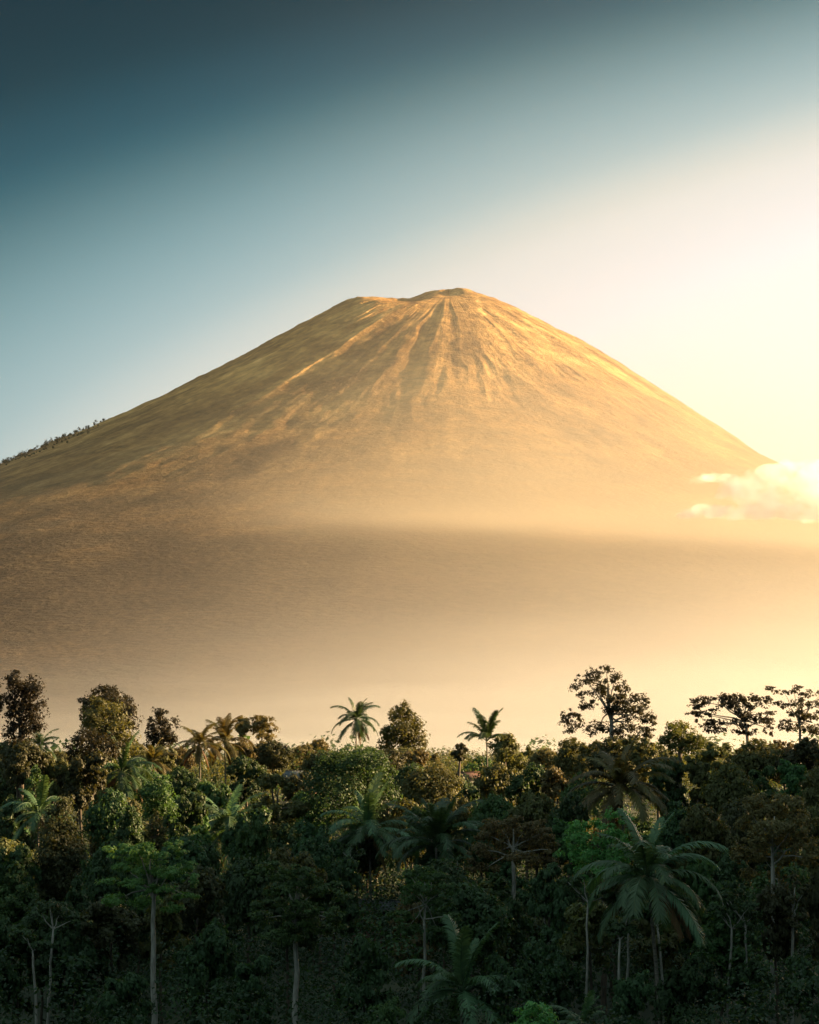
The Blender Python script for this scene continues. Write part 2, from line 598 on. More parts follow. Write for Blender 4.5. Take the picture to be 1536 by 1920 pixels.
def crown_points(lobes, n, rng, clump=.40, flat=.75, inner=.15):
    """lobes: rows (cx,cy,cz,rx,ry,rz). Leaves gather in clumps near the surface of each lobe."""
    lobes = np.asarray(lobes, float)
    area = (lobes[:, 3] * lobes[:, 5] + lobes[:, 3] * lobes[:, 4] + lobes[:, 4] * lobes[:, 5])
    cnt = np.maximum(30, (n * area / area.sum()).astype(int))
    Ps, Ns = [], []
    for L, m in zip(lobes, cnt):
        c, rad = L[:3], L[3:]
        nc = max(10, int(m / 38))
        d = rng.normal(size=(nc, 3))
        d[:, 2] = d[:, 2] * .9 + .28
        d /= np.linalg.norm(d, axis=1, keepdims=True)
        rfac = rng.uniform(.70, 1.04, (nc, 1))
        ins = rng.random((nc, 1)) < inner
        rfac = np.where(ins, rng.uniform(.2, .7, (nc, 1)), rfac)
        cc = c + d * rad * rfac
        idx = rng.integers(0, nc, m)
        cr = clump * rad.mean() * rng.uniform(.6, 1.5, nc)
        off = rng.normal(size=(m, 3))
        off /= np.linalg.norm(off, axis=1, keepdims=True)
        off *= (rng.random((m, 1)) ** .45)
        off *= cr[idx][:, None]
        off[:, 2] *= flat
        P = cc[idx] + off
        N = d[idx] * .55 + off / (cr[idx][:, None] + 1e-6) * .8 + rng.normal(size=(m, 3)) * .45
        N[:, 2] += .45
        Ps.append(P)
        Ns.append(N)
    return np.concatenate(Ps), np.concatenate(Ns)


def tube(path, radii, sides=7):
    path = [Vector(p) for p in path]
    V, Fq = [], []
    for k, p in enumerate(path):
        d = (path[min(k + 1, len(path) - 1)] - path[max(k - 1, 0)]).normalized()
        ref = Vector((0, 1, 0)) if abs(d.y) < .9 else Vector((1, 0, 0))
        u = d.cross(ref).normalized()
        v = d.cross(u)
        for s in range(sides):
            an = 2 * pi * s / sides
            V.append(p + (u * cos(an) + v * sin(an)) * radii[k])
    for k in range(len(path) - 1):
        for s in range(sides):
            s2 = (s + 1) % sides
            Fq.append((k * sides + s, k * sides + s2, (k + 1) * sides + s2, (k + 1) * sides + s))
    V.append(path[-1])
    tip = len(V) - 1
    lens = [4] * len(Fq)
    flat = [q for f in Fq for q in f]
    for s in range(sides):
        flat += [(len(path) - 1) * sides + s, (len(path) - 1) * sides + (s + 1) % sides, tip]
        lens.append(3)
    return np.array([tuple(v) for v in V]), flat, lens


def limb_path(a, b, rnd, wob, n=5, sag=0):
    a, b = Vector(a), Vector(b)
    L = (b - a).length
    out = []
    for k in range(n + 1):
        t = k / n
        p = a.lerp(b, t)
        if 0 < k < n:
            p += Vector((rnd.uniform(-1, 1), rnd.uniform(-1, 1), rnd.uniform(-.4, .4))) * wob * L
        p.z += sag * L * sin(pi * t)
        out.append(p)
    return out


def add_tube(name, path, r0, r1, mat, parent, sides=7):
    n = len(path) - 1
    V, ff, ln = tube(path, [r0 + (r1 - r0) * (k / n) for k in range(n + 1)], sides)
    return link(name, mesh_np(name, V, ff, ln, True), mat, parent)


HEROES = []            # (short description, px, py) for describing neighbours


def auto_lobes(rnd, W, Hc, style):
    """lobes in crown-local metres: x,y centred, z from 0 (crown bottom) to Hc"""
    L = []
    if style == 'dome':
        L.append((0, 0, Hc * .42, W * .78, W * .75, Hc * .45))
        for k in range(9):
            a = k * 2.4 + rnd.random()
            r = W * rnd.uniform(.45, .66)
            L.append((cos(a) * r, sin(a) * r, Hc * rnd.uniform(.25, .72), W * rnd.uniform(.3, .42), W * rnd.uniform(.3, .42), Hc * rnd.uniform(.2, .28)))
        L.append((rnd.uniform(-.15, .15) * W, 0, Hc * .76, W * .45, W * .45, Hc * .24))
    elif style == 'oval':
        n = 11
        for k in range(n):
            t = (k + .5) / n
            wd = W * (1.02 * sin(pi * (t ** .72) * .93 + .12)) * .62
            a = k * 2.4 + rnd.random()
            L.append((cos(a) * wd * .62, sin(a) * wd * .62, Hc * (.08 + .84 * t), max(W * .22, wd * .72), max(W * .22, wd * .72), Hc * .125))
        L.append((0, 0, Hc * .45, W * .55, W * .5, Hc * .4))
    elif style == 'cone':
        n = 12
        for k in range(n):
            t = (k + .5) / n
            wd = W * (1 - t * .85)
            a = k * 2.4 + rnd.random()
            L.append((cos(a) * wd * .5, sin(a) * wd * .5, Hc * (.06 + .86 * t), wd * .55 + W * .06, wd * .55 + W * .06, Hc * .11))
    elif style == 'flat':
        n = 10
        for k in range(n):
            a = k * 2.4 + rnd.random()
            r = W * sqrt((k + .3) / n) * .8
            L.append((cos(a) * r, sin(a) * r, Hc * (.86 - .42 * (r / W) ** 2 + rnd.uniform(-.12, .06)), W * rnd.uniform(.24, .34), W * rnd.uniform(.24, .34), Hc * rnd.uniform(.09, .14)))
        for k in range(4):
            a = k * 1.7 + rnd.random()
            r = W * rnd.uniform(.3, .7)
            L.append((cos(a) * r, sin(a) * r, Hc * rnd.uniform(.25, .5), W * rnd.uniform(.16, .24), W * .2, Hc * .09))
    elif style == 'loose':
        n = 14
        for k in range(n):
            a = k * 2.4 + rnd.random()
            t = rnd.uniform(.08, .95)
            wd = W * (1 - .5 * abs(t - .5)) * sqrt(max(.1, 1 - (2 * t - 1) ** 2 * .7))
            r = wd * rnd.uniform(.2, .78)
            q = W * rnd.uniform(.2, .33)
            L.append((cos(a) * r, sin(a) * r, Hc * t, q, q, q * rnd.uniform(.6, .9)))
    elif style == 'tiered':
        n = 16
        for k in range(n):
            a = k * 2.4 + rnd.random()
            t = rnd.uniform(.15, .97)
            r = W * rnd.uniform(.15, .8) * sqrt(max(.12, 1.05 - t * .75))
            q = W * rnd.uniform(.2, .32)
            L.append((cos(a) * r, sin(a) * r, Hc * t, q, q, Hc * rnd.uniform(.06, .1)))
    return L


def broadleaf(label, short, px, top, hw, bot, d, leaf, bark='brown', style='dome', lobes_px=None, seed=0, n=None, size=None,
              name='broadleaf_tree', trunk_px=None, droop=.2, clump=.52, flat=.8, limbs=6, dens=1.5, trunk_r=None, group=None, show_limbs=True):
    rnd = random.Random(seed * 7 + int(px) * 13 + int(top))
    rng = np.random.default_rng(seed * 101 + int(abs(px)) * 7 + int(top))
    m = 1 / ppm(d)
    ctop = at(px, top, d)
    bx = at(trunk_px if trunk_px is not None else px, top, d).x
    z0 = gz(bx, d)
    root = thing(name, label, 'tree', (bx, d, z0 - .15), 0, group)
    if lobes_px:
        L = []
        for q in lobes_px:
            p = at(q[0], q[1], d)
            rx, rz = q[2] * m * 1.12, q[3] * m * 1.12
            dy = q[4] * m if len(q) > 4 else rnd.uniform(-.5, .5) * hw * m
            L.append((p.x - bx, dy, p.z - z0, rx, rx * rnd.uniform(.85, 1.1), rz))
    else:
        zb = at(px, bot, d).z
        Hc = ctop.z - zb
        L = [(a[0] + ctop.x - bx, a[1], a[2] + zb - z0, a[3], a[4], a[5]) for a in auto_lobes(rnd, hw * m, Hc, style)]
    area = sum(l[3] * l[5] + l[3] * l[4] + l[4] * l[5] for l in L)
    size = size or max(.24, min(.62, d * .00145))
    if n is None:
        n = int(min(21000, max(2600, area * 4.19 * dens / (size * size * .5))))
    P, N = crown_points(L, n, rng, clump, flat)
    V, Fq = leaf_cloud(P, N, size, rng, droop)
    link('crown', mesh_np('crown', V, Fq, 3), LEAF[leaf], root)
    # trunk and limbs
    zc = np.average([l[2] for l in L])
    xc = np.average([l[0] for l in L])
    zlow = min(l[2] - l[5] * .4 for l in L)
    hgt = max(l[2] + l[5] for l in L)
    fork = max(hgt * .3, min(zlow + (hgt - zlow) * .15, hgt * .85))
    tr = trunk_r or max(.14, min(.5, hgt * .014))
    path = limb_path((0, 0, 0), (xc * .35, 0, fork), rnd, .012, 7)
    add_tube('trunk', path, tr * 1.15, tr * .7, BARK[bark], root, 8)
    Ls = sorted(L, key=lambda l: -(l[3] * l[5]))[:limbs] if show_limbs else []
    top_p = path[-1]
    # leader
    lead = limb_path(top_p, (xc * .8, 0, fork + (hgt - fork) * .7), rnd, .04, 4)
    add_tube('branch', lead, tr * .66, tr * .2, BARK[bark], root, 6)
    for l in Ls:
        st = top_p.lerp(lead[2], rnd.random())
        b = limb_path(st, (l[0], l[1], l[2]), rnd, .05, 4, .05)
        add_tube('branch', b, tr * .42, tr * .1, BARK[bark], root, 5)
    HEROES.append((short, px, (top + bot) / 2))
    return root


# ------------------------------------------------------------------ palms
def frond_mesh(name, elev, bend, length, seed, width=1.0, dead=False):
    rnd = random.Random(seed)
    rng = np.random.default_rng(seed)
    n = 14
    pts = [Vector((0, 0, 0))]
    ang = R(elev)
    tw = rnd.uniform(-.12, .12)
    for k in range(n):
        t = (k + 1) / n
        a = ang - R(bend) * t ** 1.35
        st = length / n
        pts.append(pts[-1] + Vector((cos(a) * st, tw * st * t, sin(a) * st)))
    V, ff, ln = tube(pts, [.055 * (1 - .85 * k / n) + .006 for k in range(n + 1)], 4)
    V = [tuple(v) for v in V]
    nl = 54
    for k in range(nl):
        s = .16 + .84 * (k + .5) / nl
        f = s * n
        i0 = min(n - 1, int(f))
        p = pts[i0].lerp(pts[i0 + 1], f - i0)
        tg = (pts[i0 + 1] - pts[i0]).normalized()
        Ll = 1.05 * width * (sin(pi * min(1, (s - .05) * .95)) ** .55 * .75 + .25) * (1 if s < .9 else (1 - (s - .9) * 4))
        for sg in (-1, 1):
            if rnd.random() < (.25 if dead else .10):
                continue
            side = Vector((0, sg, 0))
            up = side.cross(tg) * sg
            dirv = side * .80 + tg * (.42 + .5 * s) + Vector((0, 0, 1)) * rnd.uniform(-.25, .10)
            if dead:
                dirv += Vector((0, 0, -1.2))
            dirv.normalize()
            sag = Vector((0, 0, -1)) * rnd.uniform(.30, .62)
            l = Ll * rnd.uniform(.8, 1.12)
            p1 = p + dirv * l * .5 + sag * l * .12
            p2 = p + dirv * l * .86 + sag * l * .62
            wv = tg * .052 * (1.3 if k < nl * .6 else 1.0)
            b = len(V)
            V += [tuple(p - wv), tuple(p + wv), tuple(p1 + wv * .9), tuple(p1 - wv * .9), tuple(p2)]
            ff += [b, b + 1, b + 2, b + 3, b + 3, b + 2, b + 4]
            ln += [4, 3]
    return mesh_np(name, V, ff, ln)


FR = {}
for tone in PALM_LEAF:
    FR[tone] = []
    for k, (e, b) in enumerate(((84, 38), (74, 62), (62, 84), (48, 92), (34, 92), (18, 88), (2, 72), (-20, 52))):
        me = frond_mesh('frond', e, b, 4.9, 40 + k)
        me.materials.append(PALM_LEAF[tone])
        FR[tone].append((e, me))
FR['dead'] = []
for k, (e, b) in enumerate(((-25, 50), (-50, 35))):
    me = frond_mesh('frond', e, b, 3.9, 70 + k, .8, True)
    me.materials.append(DEAD)
    FR['dead'].append((e, me))

COCO_ME = None


def coconut_mesh():
    import bmesh
    bm = bmesh.new()
    bmesh.ops.create_icosphere(bm, subdivisions=2, radius=.17)
    for v in bm.verts:
        v.co.z *= 1.25
    me = bpy.data.meshes.new('coconut')
    bm.to_mesh(me)
    bm.free()
    me.materials.append(COCO)
    return me


COCO_ME = coconut_mesh()


def palm(label, short, px, py, r_px, d, tone='green', base_px=None, nfr=20, seed=0, coconuts=0, upright=0.0, dead=1, azs=None, trunk_r=.17, lean=0, name='coconut_palm'):
    """crown centre at (px,py); r_px the reach of a frond in photograph pixels"""
    rnd = random.Random(seed * 31 + int(px))
    c = at(px, py, d)
    bx = at(base_px, py, d).x if base_px is not None else c.x + rnd.uniform(-.8, .8)
    z0 = gz(bx, d)
    root = thing(name, label, 'palm tree', (bx, d, z0 - .1))
    top = Vector((c.x - bx, 0, c.z - z0 + .1))
    n = 12
    path, rad = [], []
    for k in range(n + 1):
        t = k / n
        path.append(Vector((top.x * (t ** 1.6), .4 * sin(t * 2.2), top.z * t)))
        rad.append(trunk_r * (1.45 if k == 0 else 1.0 - .28 * t))
    V, ff, ln = tube(path, rad, 8)
    link('trunk', mesh_np('trunk', V, ff, ln, True), BARK['palm'], root)
    top = path[-1]
    sc = r_px / ppm(d) / 3.75
    var = FR[tone]
    nfr = int(nfr * 1.25)
    for k in range(nfr):
        t = (k + .5) / nfr
        e = 86 - (112 - upright * 70) * t ** 1.05 + rnd.uniform(-13, 13)
        ix = min(range(len(var)), key=lambda q: abs(var[q][0] - e))
        o = link('frond', var[ix][1], None, root)
        o.location = top + Vector((0, 0, .15))
        o.rotation_euler = (rnd.uniform(-.12, .12), rnd.uniform(-.08, .08), k * 2.39996 + rnd.uniform(-.35, .35))
        s = sc * rnd.uniform(.76, 1.14)
        o.scale = (s, s, s)
    for k in range(dead):
        v = rnd.choice(FR['dead'])
        o = link('frond', v[1], None, root)
        o['label'] = 'dry brown hanging frond'
        o.location = top - Vector((0, 0, .1))
        o.rotation_euler = (0, 0, rnd.uniform(0, 2 * pi))
        o.scale = (sc, sc, sc)
    for k in range(coconuts):
        a = -pi / 2 + (k - coconuts / 2) * .45 + rnd.uniform(-.2, .2)
        o = link('coconut', COCO_ME, None, root)
        o.location = top + Vector((cos(a) * .34, sin(a) * .34, -.25 - rnd.random() * .35))
    HEROES.append((short, px, py))
    return root


# ------------------------------------------------------------------ the named trees, back to front
# skyline, left to right
broadleaf('tall dark tree cut off by the left picture edge at the skyline', 'the tree cut off at the far left', -12, 1262, 24, 1350, 262, 'backlit', style='oval', seed=1)
broadleaf('tall narrow dark tree with three rounded tops at the left end of the skyline', 'the three-topped dark tree', 42, 1258, 40, 1380, 262, 'backlit', lobes_px=[
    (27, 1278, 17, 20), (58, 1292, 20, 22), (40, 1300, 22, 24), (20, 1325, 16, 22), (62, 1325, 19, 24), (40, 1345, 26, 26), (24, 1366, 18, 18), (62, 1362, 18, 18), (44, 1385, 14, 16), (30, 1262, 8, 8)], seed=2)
broadleaf('broad dark domed tree, tallest of the left group, rising behind a lighter olive tree', 'the broad dark dome', 203, 1286, 58, 1400, 335, 'backlit', lobes_px=[
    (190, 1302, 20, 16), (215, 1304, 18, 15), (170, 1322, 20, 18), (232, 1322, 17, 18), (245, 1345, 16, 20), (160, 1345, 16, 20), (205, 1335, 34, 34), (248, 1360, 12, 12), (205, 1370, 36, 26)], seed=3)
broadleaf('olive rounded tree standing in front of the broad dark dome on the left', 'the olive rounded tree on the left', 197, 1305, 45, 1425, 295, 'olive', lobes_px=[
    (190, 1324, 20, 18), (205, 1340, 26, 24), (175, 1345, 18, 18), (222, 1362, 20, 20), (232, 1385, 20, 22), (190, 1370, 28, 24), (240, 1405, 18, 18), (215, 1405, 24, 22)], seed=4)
broadleaf('low blackish leafy tree at the foot of the olive rounded tree', 'the blackish leafy tree', 178, 1364, 48, 1430, 258, 'backlit', lobes_px=[
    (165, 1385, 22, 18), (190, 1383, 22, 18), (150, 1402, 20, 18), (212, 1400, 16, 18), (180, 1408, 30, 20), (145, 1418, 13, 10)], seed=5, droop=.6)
broadleaf('small upright dark tree with a bare slim trunk left of the golden palms', 'the small upright dark tree', 304, 1328, 28, 1408, 318, 'backlit', lobes_px=[
    (304, 1342, 13, 13), (293, 1356, 14, 14), (316, 1358, 15, 15), (288, 1376, 13, 16), (320, 1380, 13, 14), (303, 1375, 18, 18), (290, 1395, 13, 12), (312, 1393, 12, 11)], seed=6, bark='pale')
broadleaf('small hazy brown tree left of its bigger hazy twin in the mist', 'the small hazy tree', 455, 1345, 13, 1376, 520, 'brown', lobes_px=[
    (454, 1353, 8, 8), (449, 1362, 8, 7), (461, 1362, 8, 8), (455, 1372, 8, 7)], seed=7, trunk_r=.2)
broadleaf('larger hazy brown tree standing alone in the mist left of centre', 'the larger hazy tree', 492, 1333, 26, 1392, 520, 'brown', lobes_px=[
    (490, 1343, 11, 10), (503, 1352, 11, 10), (480, 1354, 10, 10), (508, 1364, 10, 9), (477, 1366, 10, 9), (493, 1364, 14, 12), (498, 1378, 14, 9)], seed=8, trunk_r=.25)
broadleaf('small hazy dome tree on the skyline left of the tall lone palm', 'the small hazy dome', 597, 1383, 21, 1420, 455, 'brown', style='dome', seed=9)
broadleaf('golden brown egg shaped tree right of the tall lone palm', 'the golden egg-shaped tree', 757, 1318, 43, 1415, 360, 'olive', lobes_px=[
    (757, 1332, 15, 14), (745, 1345, 16, 14), (770, 1348, 17, 15), (778, 1366, 18, 16), (742, 1365, 18, 16), (760, 1372, 24, 22), (728, 1376, 13, 12), (720, 1372, 7, 8), (785, 1388, 16, 15), (740, 1392, 22, 18), (768, 1398, 24, 16), (722, 1392, 12, 12)], seed=10)
broadleaf('dark small bush tree left of the low spreading palm', 'the dark small bush tree', 862, 1396, 18, 1425, 330, 'dusky', style='loose', seed=11)
broadleaf('small rounded tree tucked under the right side of the low spreading palm', 'the small tree under the low palm', 945, 1380, 26, 1425, 345, 'olive', lobes_px=[
    (950, 1386, 12, 9), (935, 1394, 16, 10), (958, 1398, 14, 10), (945, 1408, 20, 12)], seed=12)
broadleaf('giant dark emergent tree with ragged gappy crown, highest on the skyline', 'the giant emergent tree', 1135, 1250, 95, 1400, 288, 'backlit', lobes_px=[
    (1112, 1262, 13, 10, 0), (1138, 1258, 14, 11, 10), (1092, 1272, 14, 10, -8), (1079, 1287, 10, 9, 0), (1120, 1282, 22, 14, 8), (1150, 1276, 18, 14, -14), (1168, 1292, 15, 14, 0),
    (1098, 1300, 12, 9, 10), (1138, 1302, 24, 13, 0), (1162, 1312, 18, 14, 16), (1102, 1318, 14, 8, -10), (1092, 1324, 10, 7, 0),
    (1195, 1308, 16, 11, 0), (1212, 1312, 10, 9, 5), (1182, 1328, 22, 16, -8), (1208, 1332, 16, 14, 10), (1150, 1336, 22, 13, -5), (1216, 1350, 13, 14, -8), (1190, 1352, 20, 14, 12), (1218, 1366, 9, 9, 0),
    (1066, 1338, 12, 11, 0), (1080, 1346, 12, 11, 6), (1060, 1354, 10, 10, -5), (1068, 1366, 11, 9, 0), (1085, 1360, 9, 8, 0),
    (1122, 1358, 16, 10, 0), (1105, 1372, 12, 7, 0), (1140, 1366, 14, 9, 10), (1170, 1374, 22, 14, 0), (1200, 1376, 18, 14, 5)],
    seed=13, dens=.95, bark='pale', trunk_px=1150, clump=.5, flat=.75, limbs=16, trunk_r=.42)
broadleaf('round leafy tree between the giant emergent and the flat topped tree', 'the round skyline tree on the right', 1272, 1350, 36, 1430, 252, 'olive', lobes_px=[
    (1268, 1362, 15, 11), (1285, 1358, 12, 9), (1256, 1376, 14, 12), (1290, 1378, 20, 14), (1270, 1388, 24, 16), (1312, 1388, 16, 12), (1250, 1398, 16, 14), (1295, 1404, 24, 16)], seed=14)
broadleaf('flat topped umbrella tree with layered foliage on the right skyline', 'the flat-topped umbrella tree', 1372, 1303, 84, 1400, 262, 'backlit', lobes_px=[
    (1318, 1312, 20, 5, 0), (1345, 1308, 20, 6, 12), (1372, 1305, 20, 6, -8), (1398, 1308, 20, 7, 6), (1425, 1310, 18, 7, 0), (1440, 1307, 10, 4, 6), (1310, 1322, 16, 5, 5), (1352, 1318, 22, 6, -12), (1388, 1320, 22, 7, 14), (1418, 1324, 18, 8, 0),
    (1302, 1336, 14, 6, 0), (1325, 1338, 14, 7, 8), (1338, 1330, 9, 5, 0), (1385, 1336, 12, 7, -6), (1408, 1340, 20, 8, 6), (1436, 1336, 14, 9, 0), (1322, 1352, 18, 7, 0), (1352, 1354, 16, 5, 8), (1392, 1352, 16, 8, 0), (1430, 1352, 18, 9, -8), (1340, 1364, 20, 7, 0), (1400, 1368, 22, 10, 6), (1444, 1368, 12, 8, 0)],
    seed=15, dens=.95, bark='pale', trunk_px=1412, clump=.48, flat=.6, limbs=18, trunk_r=.3)
broadleaf('open forked tree with small leaf clusters at the right picture edge', 'the open forked tree at the right edge', 1495, 1284, 55, 1400, 268, 'backlit', lobes_px=[
    (1447, 1289, 9, 4), (1456, 1296, 8, 4), (1474, 1298, 9, 5), (1494, 1288, 9, 5), (1484, 1294, 9, 5), (1508, 1298, 13, 6), (1532, 1302, 10, 6), (1450, 1316, 9, 5), (1466, 1320, 10, 6), (1498, 1318, 18, 8), (1526, 1322, 14, 8),
    (1490, 1340, 18, 10), (1516, 1342, 14, 9), (1540, 1340, 12, 9), (1470, 1352, 10, 7), (1496, 1362, 20, 9), (1524, 1366, 16, 8), (1462, 1362, 9, 5), (1542, 1368, 16, 10), (1555, 1318, 14, 12)],
    seed=16, dens=.9, bark='pale', trunk_px=1500, clump=.5, flat=.6, limbs=16, trunk_r=.24)

# palms of the upper rows
palm('tall lone palm standing clear of the canopy in the middle of the skyline', 'the tall lone palm', 668, 1352, 43, 392, 'dark', 668, 21, 1, dead=2)
palm('low spreading palm with upright fronds against the glowing mist', 'the low spreading palm', 913, 1392, 50, 372, 'dark', 915, 15, 2, upright=.95, dead=0)
palm('left palm of the golden lit pair above the left canopy', 'the left golden palm', 374, 1398, 46, 338, 'gold', 378, 20, 3, coconuts=3, dead=2)
palm('right palm of the golden lit pair above the left canopy', 'the right golden palm', 421, 1394, 50, 345, 'gold', 426, 20, 4, dead=2)
palm('shaded palm below the olive rounded tree on the left', 'the shaded palm on the left', 228, 1452, 62, 262, 'dark', 232, 20, 5, dead=2)
palm('small dark palm under the three topped tree', 'the small dark palm', 74, 1402, 38, 288, 'dark', 76, 17, 6)
palm('small palm with a golden side left of the golden pair', 'the small gold-sided palm', 284, 1432, 44, 300, 'gold', 286, 16, 7, dead=2)
palm('big bushy palm with golden orange frond below the giant emergent tree', 'the big golden-tipped palm', 1166, 1484, 92, 228, 'gold', 1172, 24, 8, upright=.35, dead=4)

# second storey
broadleaf('large dense dark green dome below the tall lone palm', 'the large dark green dome', 657, 1403, 84, 1540, 238, 'dark', lobes_px=[
    (655, 1424, 44, 20), (625, 1430, 32, 20), (690, 1432, 34, 20), (600, 1455, 28, 24), (715, 1456, 26, 24), (655, 1455, 52, 34), (590, 1488, 22, 26), (728, 1486, 16, 26), (630, 1490, 46, 34), (690, 1490, 42, 36), (655, 1520, 50, 26)], seed=20, n=15000)
broadleaf('russet olive bushy tree left of the large dark green dome', 'the russet bushy tree', 522, 1456, 62, 1570, 236, 'olive', style='loose', seed=21, n=9000)
broadleaf('wide olive tree right of the large dark green dome', 'the wide olive tree', 812, 1432, 62, 1540, 262, 'olive', style='dome', seed=22)
broadleaf('small dense green ball of a tree below the small upright dark tree', 'the small green ball tree', 294, 1450, 32, 1535, 222, 'green', lobes_px=[
    (294, 1468, 20, 18), (280, 1484, 18, 18), (308, 1486, 18, 20), (294, 1500, 26, 24), (280, 1520, 18, 16), (310, 1520, 18, 16)], seed=23)
broadleaf('green pointed tree under the small dark palm on the left', 'the green pointed tree', 66, 1428, 34, 1520, 226, 'green', style='cone', seed=24)
broadleaf('huge shaggy brownish tree filling the lower left', 'the huge shaggy tree', 112, 1490, 66, 1700, 192, 'dusky', style='oval', seed=25, n=15000, droop=.6)
broadleaf('thin olive tree between the shaggy tree and the palm with pale trunk', 'the thin olive tree', 292, 1512, 30, 1600, 200, 'olive', style='cone', seed=26)
broadleaf('bright green layered tree in the lower left foreground', 'the bright layered tree', 282, 1577, 92, 1720, 152, 'bright', bark='pale', lobes_px=[
    (208, 1588, 12, 7), (228, 1586, 14, 7), (262, 1590, 22, 10), (282, 1584, 14, 8), (322, 1584, 14, 10), (334, 1598, 14, 10), (210, 1602, 16, 8), (262, 1606, 28, 10), (306, 1604, 18, 10), (348, 1622, 16, 11), (232, 1624, 22, 8), (282, 1628, 26, 9), (322, 1630, 22, 10), (204, 1650, 18, 8), (358, 1646, 14, 11), (252, 1652, 22, 8), (305, 1662, 24, 8), (215, 1682, 22, 9), (345, 1680, 18, 9), (270, 1690, 28, 9), (320, 1700, 20, 8)],
    seed=27, trunk_px=296, clump=.46, flat=.5, limbs=12, droop=.5, n=11000)
broadleaf('bright topped green tree with forked pale trunk at bottom centre left', 'the forked pale-trunked tree', 560, 1616, 95, 1790, 142, 'green', bark='pale', lobes_px=[
    (500, 1622, 16, 8), (518, 1620, 14, 8), (548, 1624, 18, 9), (570, 1632, 20, 10), (592, 1646, 16, 8), (480, 1634, 14, 7), (525, 1640, 26, 10), (560, 1652, 24, 9), (530, 1664, 24, 8), (590, 1668, 22, 9), (622, 1664, 18, 10), (640, 1678, 16, 12), (484, 1694, 20, 8), (520, 1692, 22, 9), (575, 1694, 28, 10), (612, 1702, 22, 10), (560, 1722, 34, 12), (490, 1722, 22, 12), (635, 1722, 18, 14), (600, 1742, 30, 12), (530, 1750, 32, 12)],
    seed=28, trunk_px=556, clump=.46, flat=.5, limbs=12, droop=.5, n=12000, trunk_r=.22)
broadleaf('russet flowering tree with Y shaped pale fork right of centre', 'the russet flowering tree', 962, 1528, 84, 1650, 186, 'brown', bark='pale', lobes_px=[
    (915, 1540, 14, 9), (965, 1536, 18, 9), (1005, 1540, 15, 9), (940, 1548, 24, 11), (985, 1554, 26, 12), (1024, 1562, 18, 12), (912, 1564, 20, 11), (950, 1572, 30, 13), (1000, 1578, 28, 13), (1034, 1590, 14, 12), (895, 1590, 18, 11), (930, 1598, 26, 11), (886, 1614, 14, 10), (975, 1604, 26, 10), (1015, 1616, 22, 12), (910, 1622, 20, 11), (1035, 1616, 14, 12)],
    seed=29, trunk_px=961, clump=.46, flat=.65, limbs=12)
broadleaf('bright green broad leaved bush tree above the largest palm', 'the bright broad-leaved tree', 1128, 1534, 70, 1650, 176, 'bright', lobes_px=[
    (1072, 1544, 14, 9), (1092, 1550, 18, 10), (1118, 1548, 16, 10), (1140, 1552, 16, 10), (1160, 1526, 20, 9), (1178, 1538, 14, 12), (1085, 1568, 22, 12), (1120, 1574, 26, 14), (1158, 1568, 22, 16), (1070, 1590, 18, 12), (1105, 1602, 28, 16), (1150, 1602, 24, 16), (1178, 1590, 16, 16), (1120, 1630, 40, 18)], seed=30, droop=.8, clump=.46)
broadleaf('big rust brown crown on a tall straight pale trunk at lower right', 'the rust-brown tall tree', 1455, 1488, 76, 1650, 166, 'brown', bark='pale', lobes_px=[
    (1425, 1502, 22, 11), (1460, 1500, 22, 11), (1492, 1506, 20, 11), (1412, 1520, 22, 12), (1450, 1522, 28, 13), (1492, 1524, 24, 13), (1515, 1534, 12, 12), (1400, 1544, 18, 12), (1440, 1548, 28, 13), (1485, 1548, 26, 13), (1415, 1570, 24, 13), (1460, 1576, 26, 13), (1500, 1574, 22, 13), (1395, 1600, 18, 13), (1430, 1604, 20, 13), (1480, 1608, 24, 12), (1520, 1604, 18, 14), (1410, 1636, 16, 11), (1466, 1640, 16, 11)],
    seed=31, trunk_px=1442, limbs=12, clump=.42, n=14000, trunk_r=.24)
broadleaf('slender sparse tree with thin white trunk at the lower right edge', 'the slender white-trunked tree', 1492, 1632, 36, 1740, 160, 'dusky', bark='pale', style='loose', seed=32, trunk_px=1480, n=2600, trunk_r=.15)
broadleaf('sparse dark layered tree with a thin white stem left of centre bottom', 'the white-stemmed layered tree', 800, 1618, 72, 1780, 158, 'green', bark='pale', lobes_px=[
    (790, 1626, 18, 7), (768, 1640, 20, 7), (815, 1642, 22, 7), (842, 1660, 18, 8), (760, 1660, 20, 8), (800, 1664, 26, 8), (775, 1686, 24, 8), (828, 1690, 22, 8), (750, 1710, 20, 8), (805, 1716, 20, 7), (765, 1740, 22, 8), (825, 1744, 20, 8), (845, 1715, 16, 8)],
    seed=33, trunk_px=794, clump=.48, flat=.5, limbs=12, trunk_r=.15, n=7000)
broadleaf('round leafy bush poking up from the bottom edge right of the young palm', 'the round bush at the bottom edge', 1010, 1872, 44, 1960, 118, 'bright', lobes_px=[
    (1000, 1884, 14, 9), (1016, 1892, 16, 10), (984, 1900, 16, 10), (1030, 1908, 16, 11), (1005, 1912, 26, 14), (980, 1930, 18, 14), (1038, 1932, 18, 14), (1010, 1945, 34, 16)], seed=34, clump=.46, name='bush')

